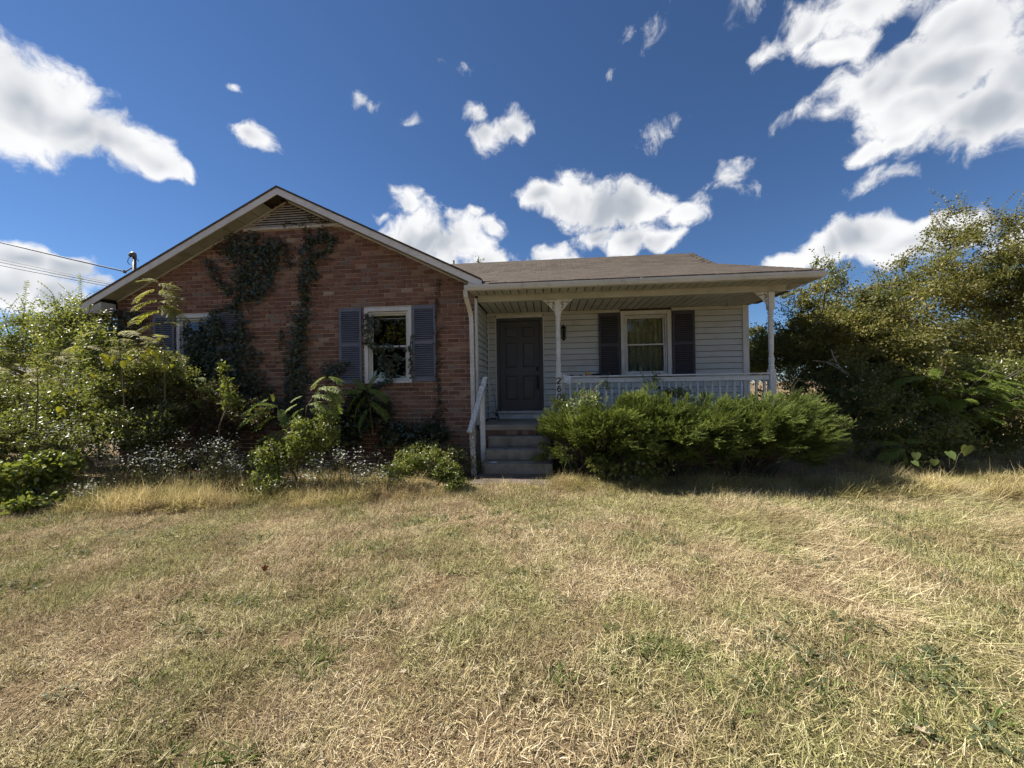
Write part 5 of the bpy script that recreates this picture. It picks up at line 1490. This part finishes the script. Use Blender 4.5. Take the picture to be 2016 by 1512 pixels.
leafy('dark_shrub', 'dark shrub in the gap behind the porch end', 'shrub', (6.6, 2.0, 0), [E_(1560, 800, 1.4, .7, .7, .9), E_(1640, 800, 1.0, .6, .6, .6), E_(1500, 720, 2.8, .5, .5, 1.0)], 210, 40, .058, L_DARK, .13, r0=.04, gap=.42)
leafy('dark_shrub', 'shaded undergrowth under the big tree at the right', 'shrub', (9.0, 1.0, 0), [E_(1890, 800, 1.0, 1.0, .8, .55), E_(1800, 780, 1.4, .9, .8, .65), E_(1960, 860, .6, .7, .6, .35)], 420, 42, .06, L_DARK, .15, r0=.04, gap=.42)
mr = thing('mimosa_shrub', (8.1, .2, 0.), 'feathery mimosa shrub drooping at the right picture edge', 'shrub')
m_ = MB(); b0 = np.array([8.1, .25, 0.])
ends = []
for i in range(13):
    e = at(1800+RNG.random()*260, 690+RNG.random()*130, -.1+RNG.random()*.8); ends.append(e)
    m_.tube([b0+RNG.normal(size=3)*[.1, .1, 0], b0*.55+e*.45+[0, 0, .35], e], [.022, .014, .005], 5)
m_.build('stem', M_BARK, mr)
for i in range(120):
    e = ends[RNG.integers(len(ends))]; u = RNG.uniform(.25, 1.); p = (b0*.55+e*.45+np.array([0, 0, .35]))*(1-u)+e*u+RNG.normal(size=3)*[.16, .14, .10]
    d = unit(np.array([RNG.normal()*.9+.1, RNG.normal()*.6-.25, RNG.normal()*.18-.10])); put_frond(mr, p, p+d*RNG.uniform(.28, .46), 'g', random.uniform(-.2, .2))
mimosa('small mimosa sprays in the shade at the foot of the right shrubs', [[(1785, 930), (1782, 890), (1775, 872)]], [(1775, 872, 1740, 868), (1778, 874, 1815, 862), (1780, 880, 1745, 900), (1782, 884, 1810, 905), (1780, 890, 1790, 925), (1776, 874, 1765, 850)], -.55, group=None)
pv_ = thing('paulownia_seedling', (7.6, -.9, 0.), 'big pale rounded leaves low at the right in front of the shade', 'seedling')
m_ = MB(); q0 = at(1870, 925, -.9)
for (x, y, s_) in ((1905, 878, .17), (1868, 890, .14), (1803, 892, .12), (1798, 908, .10), (1840, 905, .11)):
    p = at(x, y, -.95); m_.tube([(q0[0], -.9, 0.), (q0+p)/2+[0, 0, .05], p], [.004, .003, .002], 5); big_leaf(pv_, p, rdir(1)[0]*.5+np.array([.1, -.4, -.7]), rdir(1)[0]*.25+np.array([-.25, -.75, .8]), s_, GL)
m_.build('stem', M_STEM, pv_)
DB = thing('dead_branch', (*at(1650, 740, .9)[:1], .9, 0.), 'pale dead branch sticking out of the shrubs right of the post', 'branch')
m_ = MB()
for pts in ([(1720, 770), (1680, 745), (1655, 728), (1625, 712), (1600, 710)], [(1655, 728), (1640, 700), (1636, 688)], [(1680, 745), (1650, 720), (1630, 712), (1652, 700)]):
    P = [at(x, y, .85) for x, y in pts]; m_.tube(P, np.linspace(.016, .006, len(P)), 6)
m_.build('limb', M_BARKP, DB)
DG = thing('dry_stalk', (*at(1557, 770, -.5)[:1], -.5, 1.0), 'dry straw-coloured stalk sprouting behind the right juniper', 'stalk')
M_STRAW = pm('straw', (.50, .42, .25), (.38, .30, .16), 30., .8, .1, 60.)
m_ = MB()
for pts in ([(1556, 800), (1558, 765), (1556, 742)], [(1558, 765), (1572, 748), (1588, 752)], [(1557, 772), (1570, 766), (1582, 768)], [(1556, 768), (1545, 752), (1538, 752)], [(1557, 760), (1565, 745), (1580, 745)], [(1556, 780), (1540, 770)]):
    P = [at(x, y, -.5) for x, y in pts]; m_.tube(P, np.linspace(.005, .003, len(P)), 5)
m_.build('stem', M_STRAW, DG)
leafy('honeysuckle', 'pale honeysuckle sprigs over the left juniper', 'vine', (2.3, -1.1, .9), [E_(1165, 785, -1.05, .3, .22, .12), E_(1130, 800, -1.1, .25, .2, .1), E_(1200, 760, -.6, .12, .12, .14), E_(1185, 870, -1.45, .12, .08, .12)], 70, 14, .042, leafmat('leaf_honeysuckle', [(0., (.14, .19, .06)), (1., (.30, .34, .16))], .4, .35, spec=.6), .05, r0=.006, bark=M_STEM, parts=('stem', 'leaves'), shoots=6, shoot_len=.3)
leafy('honeysuckle', 'leafy vine climbing the middle of the porch railing', 'vine', (3.3, -.05, .9), [E_(1285, 755, -.05, .26, .06, .10), E_(1300, 740, -.05, .12, .05, .10), E_(1330, 775, -.5, .3, .2, .10)], 60, 12, .045, L_PRIV, .05, r0=.006, bark=M_STEM, parts=('stem', 'leaves'), shoots=3, shoot_len=.25)
leafy('honeysuckle', 'shaded leafy vine at the foot of the junipers', 'vine', (3.0, -1.55, 0), [E_(1250, 925, -1.40, .5, .08, .16), E_(1420, 912, -1.42, .2, .08, .10), E_(1180, 920, -1.40, .2, .08, .15)], 70, 12, .055, L_PRIV, .06, kind='broad', r0=.006, bark=M_STEM, parts=('stem', 'leaves'))
leafy('gutter_sprig', 'leafy sprig poking over the right end of the gutter', 'sprig', (6.6, .6, 2.6), [E_(1615, 520, .3, .22, .2, .16), E_(1640, 545, .4, .2, .2, .2)], 34, 14, .05, L_PRIV, .06, r0=.012, bark=M_STEM, parts=('stem', 'leaves'), shoots=5, shoot_len=.3)

# ------------------------------------------------------------------ far trees, neighbours
def far_tree(seed, mat, h, wdt, cl=150, per=40, size=.22):
    """one far tree as two meshes, base at the origin"""
    env = [(0, 0, h*.62, wdt, wdt, h*.36), (wdt*.4, 0, h*.45, wdt*.7, wdt*.7, h*.25), (-wdt*.45, .2, h*.5, wdt*.65, wdt*.6, h*.26)]
    return env


FT = []


def place_far(x, y, h, wdt, mat, label, group, proto=None):
    if proto is None:
        t_ = leafy('leafy_tree', label, 'tree', (0, 0, 0), far_tree(0, mat, 8., 2.6), 210, 55, .26, mat, .5, gap=.40, gscale=.6, r0=.2, rmin=.02, group=group)
        FT.append(t_)
    else:
        t_ = proto.copy(); COL.objects.link(t_)
        for c in proto.children:
            k = c.copy(); COL.objects.link(k); k.parent = t_
        t_['label'] = label; t_['group'] = group
    t_.location = (x, y, -.05); t_.scale = (wdt/2.6, wdt/2.6, h/8.); t_.rotation_euler = (0, 0, random.uniform(0, 6.28))
    return t_


pA = place_far(-33, 27, 8.5, 5., L_FAR, 'distant leafy tree behind the left privet, nearest to the wires', 'distant trees at the left')
pB = place_far(-27, 17, 6.3, 3.2, L_FARR, 'distant reddish-grey tree at the left picture edge', 'distant trees at the left')
place_far(-25, 30, 6.0, 4.5, None, 'distant leafy tree showing through the left privet', 'distant trees at the left', pA)
place_far(-41, 33, 8., 6., None, 'distant tree beyond the left picture edge', 'distant trees at the left', pA)
place_far(-17, 38, 5.5, 4., None, 'distant tree hidden behind the left corner of the house', 'distant trees at the left', pA)
place_far(30, 32, 9., 5.5, None, 'distant tree seen through the big right-hand tree', 'distant trees at the right', pA)
place_far(38, 26, 8., 5., None, 'distant tree at the right picture edge', 'distant trees at the right', pA)
place_far(22, 36, 7.5, 4.5, None, 'distant tree glimpsed behind the right porch post', 'distant trees at the right', pA)
place_far(-5.4, 34, at(890, 507, 34)[2], 1.6, None, 'distant treetop just showing above the roof ridge by the vent pipe', 'distant trees behind the house', pA)
# across the street, behind the viewer: they are what the window panes mirror
for k, (x, y, h, wdt) in enumerate(((-16, -34, 12, 6.), (-6, -31, 11, 5.5), (3, -35, 13, 6.5), (12, -32, 11, 5.5), (21, -35, 12, 6.), (-27, -36, 12, 6.))):
    place_far(x, y, h, wdt, None, 'tall leafy tree across the street, mirrored in the window panes', 'trees across the street', pA)

M_WHITE = pm('far_white_siding', (.78, .78, .76), (.70, .70, .68), 2., .6, 0.)
M_FROOF = pm('far_roof', (.16, .145, .13), (.12, .11, .10), 3., .9, 0.)


def far_house(label, x, y, w_, d_, h, rot, ridge=1.4):
    root = thing('neighbour_house', (x, y, 0), label, 'house', None)
    m_ = MB(); m_.box(x-w_/2, x+w_/2, y-d_/2, y+d_/2, -.1, h); m_.prism([(y-d_/2, h), (y+d_/2, h), (y, h+ridge)], 0, x-w_/2, x+w_/2); m_.build('wall', M_WHITE, root)
    m_ = MB()
    for s_ in (-1, 1): m_.add([(x-w_/2-.4, y+s_*(d_/2+.5), h-.2), (x+w_/2+.4, y+s_*(d_/2+.5), h-.2), (x+w_/2+.4, y, h+ridge+.08), (x-w_/2-.4, y, h+ridge+.08), (x-w_/2-.4, y+s_*(d_/2+.5), h-.32), (x+w_/2+.4, y+s_*(d_/2+.5), h-.32), (x+w_/2+.4, y, h+ridge-.04), (x-w_/2-.4, y, h+ridge-.04)], [(0, 1, 2, 3), (4, 7, 6, 5), (0, 4, 5, 1), (1, 5, 6, 2), (2, 6, 7, 3), (3, 7, 4, 0)])
    m_.build('roof', M_FROOF, root)
    for k in range(3):
        xx = x-w_/2+w_*(k+.5)/3; m_ = MB(); m_.box(xx-.5, xx+.5, y-d_/2-.05, y-d_/2-.01, 1.0, 2.2); wn = m_.build('window', M_WHITE, root); m_ = MB(); m_.box(xx-.42, xx+.42, y-d_/2-.07, y-d_/2-.055, 1.08, 2.12); m_.build('pane', M_DARK, wn)
    root.rotation_euler = (0, 0, 0)
    return root


far_house('low white outbuilding glimpsed through leaves at the right picture edge', 27., 9.5, 7., 5., 1.55, 0, .5)
far_house('white neighbouring house glimpsed through the left bushes', -30., 14., 10., 7., 2.7, 0)

# ------------------------------------------------------------------ grass
def blade_set(seed, n, rad, len_, wid, elev, curl, dirbias=None, clump=False):
    """a tuft: n thin curved blades, 5 triangles each, rooted within rad"""
    r_ = np.random.default_rng(seed)
    a = r_.uniform(0, 2*math.pi, n); rr = rad*np.sqrt(r_.random(n))
    B = np.stack([rr*np.cos(a), rr*np.sin(a), np.full(n, -.004)], 1)
    az = r_.uniform(0, 2*math.pi, n) if not clump else a+r_.normal(0, .5, n)
    el = np.radians(np.clip(r_.normal(elev[0], elev[1], n), 3, 88)); L_ = r_.uniform(*len_, n)
    d = np.stack([np.cos(el)*np.cos(az), np.cos(el)*np.sin(az), np.sin(el)], 1)
    if dirbias is not None: d = unit(d+np.array(dirbias))
    h = unit(np.stack([d[:, 0], d[:, 1], np.zeros(n)], 1)+1e-4); c = r_.normal(curl[0], curl[1], n)[:, None]
    side = unit(np.cross(d, [0, 0, 1.]))*1.0; tw = r_.normal(0, .6, n)[:, None]; side = unit(side+np.array([0, 0, 1.])*tw)
    bend = h*.6*c+np.array([0, 0, -1.])*c+side*r_.normal(0, .25, n)[:, None]
    V = []
    for (u, w_) in ((0, 1.), (.4, .9), (.75, .6)):
        p = B+d*L_[:, None]*u+bend*L_[:, None]*u*u
        p[:, 2] = np.maximum(p[:, 2], .003*u+.001 if u else -.004)
        ww = (r_.uniform(*wid, n)*w_/2)[:, None]; V += [p-side*ww, p+side*ww]
    p = B+d*L_[:, None]+bend*L_[:, None]; p[:, 2] = np.maximum(p[:, 2], .004); V.append(p)
    V = np.stack(V, 1); F = np.array([(0, 1, 3), (0, 3, 2), (2, 3, 5), (2, 5, 4), (4, 5, 6)])
    F = (np.arange(n)*7)[:, None, None]+F[None]
    return V.reshape(-1, 3), F.reshape(-1, 3), np.repeat(np.clip(r_.normal(.5, .26, n), 0, 1), 7)


def grassmat(name, straw, green, trans):
    """dry grass: straw tints, with greener patches of the lawn by place"""
    m, t, b, out = base(name); t.n.remove(b)
    a = t.node('ShaderNodeAttribute', attribute_name='tint').outputs['Fac']
    p = t.noise(t.node('ShaderNodeNewGeometry').outputs['Position'], 1.1, 3., .62)
    r = t.node('ShaderNodeObjectInfo').outputs['Random']
    p2 = t.noise(t.node('ShaderNodeNewGeometry').outputs['Position'], .45, 2., .5)
    f = t.math('MULTIPLY', t.smooth(t.math('ADD', t.math('ADD', p, t.math('MULTIPLY_ADD', p2, .5, -.25)), t.math('MULTIPLY_ADD', r, .10, -.05)), .38, .58), .95)
    p3 = t.noise(t.vmath('ADD', t.node('ShaderNodeNewGeometry').outputs['Position'], (7., 3., 0.)), 1.7, 3., .6)
    col = t.mix(t.math('MULTIPLY', f, .85), t.ramp(a, straw), t.ramp(a, green))
    col = t.mix(t.math('MULTIPLY', t.smooth(p3, .42, .66), .5), col, t.mix(a, (.13, .085, .05), (.50, .37, .24)))
    df = t.node('ShaderNodeBsdfDiffuse', ins={'Color': col}); tr = t.node('ShaderNodeBsdfTranslucent', ins={'Color': col})
    ms = t.node('ShaderNodeMixShader', ins={0: trans, 1: df.outputs[0], 2: tr.outputs[0]})
    t.l.new(ms.outputs[0], out.inputs[0]); return m


L_STRAW = grassmat('grass_straw', [(0., (.095, .068, .037)), (.22, (.29, .228, .128)), (.55, (.56, .465, .275)), (.8, (.74, .645, .43)), (1., (.90, .82, .62))], [(0., (.045, .055, .018)), (.3, (.18, .195, .064)), (.65, (.41, .395, .175)), (1., (.72, .655, .41))], .22)
L_GREEN = leafmat('grass_green', [(0., (.045, .070, .024)), (.6, (.095, .135, .042)), (1., (.19, .22, .08))], .3, .45, spec=.1)
L_TALL = grassmat('grass_tall_dry', [(0., (.24, .17, .08)), (.4, (.48, .39, .18)), (.8, (.64, .55, .29)), (1., (.78, .70, .45))], [(0., (.15, .14, .045)), (.5, (.36, .33, .12)), (1., (.62, .55, .28))], .35)
TUFTS = bpy.data.collections.new('grass_tufts')
specs = []
MAT_ = dict(n=2250, rad=.38, len_=(.03, .105), wid=(.0020, .0042), elev=(28, 18), curl=(.22, .35))
for k in range(6): specs.append(('a%02d' % k, MAT_, L_STRAW))
for k in range(3): specs.append(('b%02d' % k, dict(n=2000, rad=.36, len_=(.025, .085), wid=(.0022, .0046), elev=(42, 18), curl=(.3, .3)), L_STRAW))
for k in range(2): specs.append(('c%02d' % k, dict(n=26, rad=.03, len_=(.06, .13), wid=(.005, .009), elev=(34, 14), curl=(.35, .15), clump=True), L_GREEN))
for k in range(3): specs.append(('d%02d' % k, dict(n=190, rad=.17, len_=(.13, .34), wid=(.0024, .0048), elev=(62, 15), curl=(.28, .18), dirbias=(.35, -.12, 0)), L_TALL))
for k in range(2): specs.append(('e%02d' % k, dict(n=700, rad=.42, len_=(.14, .34), wid=(.0022, .004), elev=(9, 6), curl=(.05, .1), dirbias=(1.1, -.75, .0)), L_STRAW))
for i, (nm, kw, mt_) in enumerate(specs):
    V, F, T_ = blade_set(100+i, **kw); me = np_mesh('tuft_'+nm, V, F, {'tint': T_}); me.materials.append(mt_)
    TUFTS.objects.link(bpy.data.objects.new('tuft_'+nm, me))
A_, B_, C_, D_, E__ = range(0, 6), range(6, 9), range(9, 11), range(11, 14), range(14, 16)


def scatter_tree():
    ng = bpy.data.node_groups.new('scatter_grass', 'GeometryNodeTree')
    ng.interface.new_socket('Geometry', in_out='INPUT', socket_type='NodeSocketGeometry'); ng.interface.new_socket('Geometry', in_out='OUTPUT', socket_type='NodeSocketGeometry')
    n = ng.nodes; l = ng.links; gi = n.new('NodeGroupInput'); go = n.new('NodeGroupOutput')
    ci = n.new('GeometryNodeCollectionInfo'); ci.inputs[0].default_value = TUFTS; ci.inputs[1].default_value = True; ci.inputs[2].default_value = True
    io = n.new('GeometryNodeInstanceOnPoints'); io.inputs['Pick Instance'].default_value = True
    def attr(nm, ty): a = n.new('GeometryNodeInputNamedAttribute'); a.data_type = ty; a.inputs[0].default_value = nm; return a.outputs[0]
    l.new(gi.outputs[0], io.inputs['Points']); l.new(ci.outputs[0], io.inputs['Instance']); l.new(attr('pick', 'INT'), io.inputs['Instance Index'])
    l.new(attr('turn', 'FLOAT_VECTOR'), io.inputs['Rotation']); l.new(attr('size', 'FLOAT_VECTOR'), io.inputs['Scale']); l.new(io.outputs[0], go.inputs[0])
    return ng


SCAT = scatter_tree()


def scatter(name, label, P, pick, turn, size, cat='grass'):
    me = bpy.data.meshes.new(name); me.vertices.add(len(P)); me.vertices.foreach_set('co', np.ascontiguousarray(P, np.float32).ravel())
    a = me.attributes.new('pick', 'INT', 'POINT'); a.data.foreach_set('value', np.ascontiguousarray(pick, np.int32))
    a = me.attributes.new('turn', 'FLOAT_VECTOR', 'POINT'); a.data.foreach_set('vector', np.ascontiguousarray(turn, np.float32).ravel())
    a = me.attributes.new('size', 'FLOAT_VECTOR', 'POINT'); a.data.foreach_set('vector', np.ascontiguousarray(size, np.float32).ravel())
    o = link(name, me, None); md = o.modifiers.new('scatter', 'NODES'); md.node_group = SCAT
    tag(o, label, cat, kind='stuff'); return o


def in_view(X, Y, mrg=1.2):
    v = np.stack([X-CAM[0], Y-CAM[1]], 1); f_ = v@np.array([FW[0], FW[1]]); s_ = np.abs(v@np.array([RT[0], RT[1]]))
    return (f_ > .7) & (s_ < f_*1.36+mrg)


def bed_front(x):
    """where the lawn ends and the beds begin"""
    return np.interp(x, [-11, -5.5, -4.2, -2.6, -1.2, -.4, .2, 1.4, 1.7, 5.5, 6.5, 7.5, 14], [-2.9, -2.85, -2.55, -2.35, -2.2, -2.05, -1.5, -1.45, -1.4, -1.35, -1.3, -1.2, -1.2])


gx, gy_ = np.meshgrid(np.arange(-10.5, 13, .40), np.arange(-7.2, -1.0, .40)); X = (gx+RNG.uniform(-.14, .14, gx.shape)).ravel(); Y = (gy_+RNG.uniform(-.14, .14, gx.shape)).ravel()
m = in_view(X, Y) & (Y < bed_front(X)+.05)
bare = fbm(X*1.3+11, Y*1.3+3, 4); m &= (bare > -1)
X, Y = X[m], Y[m]; n = len(X)
g = fbm(X*.9+31, Y*.9+7, 4); pick = RNG.integers(0, 6, n)
pick = np.where(g > .54, RNG.integers(6, 9, n), pick)
lf = (X > 3.0) & (Y > -5.4) & (fbm(X*.8+3, Y*.8+22, 3) > .44); Xl, Yl = X[lf]+RNG.normal(size=lf.sum())*.1, Y[lf]; k = len(Xl)
rot = np.concatenate([RNG.uniform(0, 6.28, n), RNG.normal(0, .25, k)])
X = np.concatenate([X, Xl]); Y = np.concatenate([Y, Yl]); pick = np.concatenate([pick, RNG.integers(14, 16, k)]); n += k
tilt = RNG.normal(0, .02, (n, 2))
sz = RNG.uniform(.9, 1.15, n); hz = sz*RNG.uniform(.75, 1.3, n)*np.where(Y > bed_front(X)-.7, 1.35, 1.)
print('lawn patches', n)
scatter('lawn_grass', 'matted straw-coloured lawn grass with greenish patches', np.stack([X, Y, gh(X, Y)], 1), pick, np.stack([tilt[:, 0], tilt[:, 1], rot], 1), np.stack([sz, sz, hz], 1))
# green crabgrass clumps in the lawn
n = 900; X = RNG.uniform(-9, 12, n); Y = RNG.uniform(-6.6, -2.0, n); m = in_view(X, Y) & (fbm(X*1.1+50, Y*1.1+9, 3) > .47) & (Y < bed_front(X)); X, Y = X[m], Y[m]
X = np.concatenate([X]+[x_+RNG.normal(size=k)*.10 for (x_, y_, k) in ((2.0, -5.05, 7), (2.6, -5.35, 8), (1.55, -5.3, 4), (.1, -5.35, 5), (2.9, -5.0, 6), (-.6, -5.6, 6))])
Y = np.concatenate([Y]+[y_+RNG.normal(size=k)*.06 for (x_, y_, k) in ((2.0, -5.05, 7), (2.6, -5.35, 8), (1.55, -5.3, 4), (.1, -5.35, 5), (2.9, -5.0, 6), (-.6, -5.6, 6))])
n = len(X); sz = RNG.uniform(.6, 1.15, n)
scatter('crabgrass', 'darker green crabgrass clumps dotted over the lawn', np.stack([X, Y, gh(X, Y)+.004], 1), RNG.integers(9, 11, n), np.stack([np.zeros(n), np.zeros(n), RNG.uniform(0, 6.28, n)], 1), np.stack([sz, sz, sz], 1))
# flat grey-green weed rosettes
for k in range(2):
    f = Fol(); n = 26; a = RNG.uniform(0, 6.28, n); rr = RNG.uniform(.01, .07, n); P = np.stack([rr*np.cos(a), rr*np.sin(a), RNG.uniform(.012, .035, n)], 1)
    f.add(P, np.stack([np.cos(a), np.sin(a), RNG.normal(0, .35, n)], 1), RNG.normal(size=(n, 3))*.35+[0, 0, 1.], RNG.uniform(.018, .045, n), 'oval')
    me = np_mesh('tuft_f%02d' % k, np.concatenate(f.V), np.concatenate(f.F), {'tint': np.concatenate(f.T)}); me.materials.append(L_ASTER); TUFTS.objects.link(bpy.data.objects.new('tuft_f%02d' % k, me))
n = 1500; X = RNG.uniform(-9, 12, n); Y = RNG.uniform(-6.6, -2.0, n); m = in_view(X, Y) & (fbm(X*1.6+70, Y*1.6+39, 3) > .56) & (Y < bed_front(X)); X, Y = X[m], Y[m]; n = len(X); sz = RNG.uniform(.5, 1.1, n)
scatter('lawn_weeds', 'flat grey-green weed rosettes among the lawn grass', np.stack([X, Y, gh(X, Y)+.012], 1), RNG.integers(16, 18, n), np.stack([np.zeros(n), np.zeros(n), RNG.uniform(0, 6.28, n)], 1), np.stack([sz, sz, sz], 1), 'weeds')
# tall dry grass along the beds and under the weeds
PX, PY, PS_ = [], [], []
for k in range(800):
    x = RNG.uniform(-10, 13); b = float(bed_front(x)); y = b+RNG.normal()*.20-.03; s_ = RNG.uniform(.45, 1.0)*(1.15-.9*min(1, abs(y-b)/.6))
    if .15 < x < 1.45: s_ *= .4; y -= .12
    if fbm(np.array([x*1.5]), np.array([y*1.5+60]), 3)[0] < .40: s_ *= .55
    PX.append(x); PY.append(y); PS_.append(s_)
for k in range(340):
    x = RNG.uniform(-10, -.6); y = RNG.uniform(float(bed_front(x)), -1.3); PX.append(x); PY.append(y); PS_.append(RNG.uniform(.5, 1.15))
for k in range(140):
    x = RNG.uniform(6.6, 14); y = RNG.uniform(-1.3, .3); PX.append(x); PY.append(y); PS_.append(RNG.uniform(.5, .9))
for k in range(230):
    x = RNG.uniform(9.5, 18); y = RNG.uniform(-1.3, 8); PX.append(x); PY.append(y); PS_.append(RNG.uniform(.5, 1.))
for (x_, y_, k) in ((-3.9, -2.75, 16), (-3.4, -2.6, 14), (-4.4, -2.8, 12), (5.6, -1.75, 14), (6.3, -1.6, 14), (3.6, -1.6, 9), (-1.6, -2.35, 12), (7.5, -1.9, 14)):
    PX += list(x_+RNG.normal(size=k)*.22); PY += list(y_+RNG.normal(size=k)*.12); PS_ += list(RNG.uniform(.8, 1.3, k))
PX, PY, PS_ = map(np.array, (PX, PY, PS_)); m = in_view(PX, PY, 2.) & (PS_ > .12); PX, PY, PS_ = PX[m], PY[m], PS_[m]; n = len(PX)
scatter('tall_dry_grass', 'tall straw grass standing along the beds before the house', np.stack([PX, PY, gh(PX, PY)], 1), RNG.integers(11, 14, n), np.stack([RNG.normal(0, .08, n), RNG.normal(0, .08, n), RNG.normal(0, .9, n)], 1), np.stack([PS_*1.1, PS_*1.1, PS_*RNG.uniform(.7, 1.15, n)], 1))

# ------------------------------------------------------------------ litter on the lawn
M_RLEAF = leafmat('dead_leaf_red', [(0., (.16, .035, .015)), (1., (.20, .05, .02))], 0., .6)
M_PLEAF = pm('dead_leaf_pale', (.40, .34, .25), (.28, .22, .15), 30., .8, .1, 60.)


def ground_at(px, py):
    r = ray(px, py); t_ = -CAM[2]/r[2]; return CAM+r*t_


def dead_leaf(px, py, size, mat, label, group, curl=.4, stand=0.):
    p = ground_at(px, py); p[2] = float(gh(p[0], p[1]))+.03
    tv = [(0, 0, 0), (.3, .15, .1), (.22, .4, .0), (.45, .62, .18), (.16, .7, .02), (0, 1.05, .12), (-.16, .7, .02), (-.42, .58, .2), (-.24, .4, .0), (-.28, .12, .12), (0, .45, -.05)]
    a = RNG.uniform(0, 6.28); c_, s_ = math.cos(a), math.sin(a); V = []
    for x, y, z in tv:
        z = z*curl*2; y2 = y*math.cos(stand)-z*math.sin(stand); z2 = y*math.sin(stand)+z*math.cos(stand)
        V.append((p[0]+size*(c_*x-s_*y2), p[1]+size*(s_*x+c_*y2), p[2]+size*z2))
    me = np_mesh('fallen_leaf', np.array(V), np.array([(i, (i+1) % 10, 10) for i in range(10)]), {'tint': np.full(11, .4)})
    o = link('fallen_leaf', me, mat); tag(o, label, 'leaf', group); return o


dead_leaf(522, 1130, .07, M_RLEAF, 'dark red fallen leaf standing in the lawn at left', None, .4, 1.2)
for (x, y, s_) in ((1523, 1297, .035), (1800, 1445, .05), (480, 1319, .035), (560, 1170, .035), (655, 1090, .035), (1820, 1297, .03), (985, 1372, .04), (800, 1325, .04), (350, 1060, .04), (105, 1085, .05), (1105, 1128, .035), (600, 1465, .04), (1640, 1230, .03), (325, 1420, .035)):
    dead_leaf(x, y, s_, M_PLEAF, 'small pale curled dead leaf lying in the lawn', 'pale dead leaves scattered on the lawn', .5)
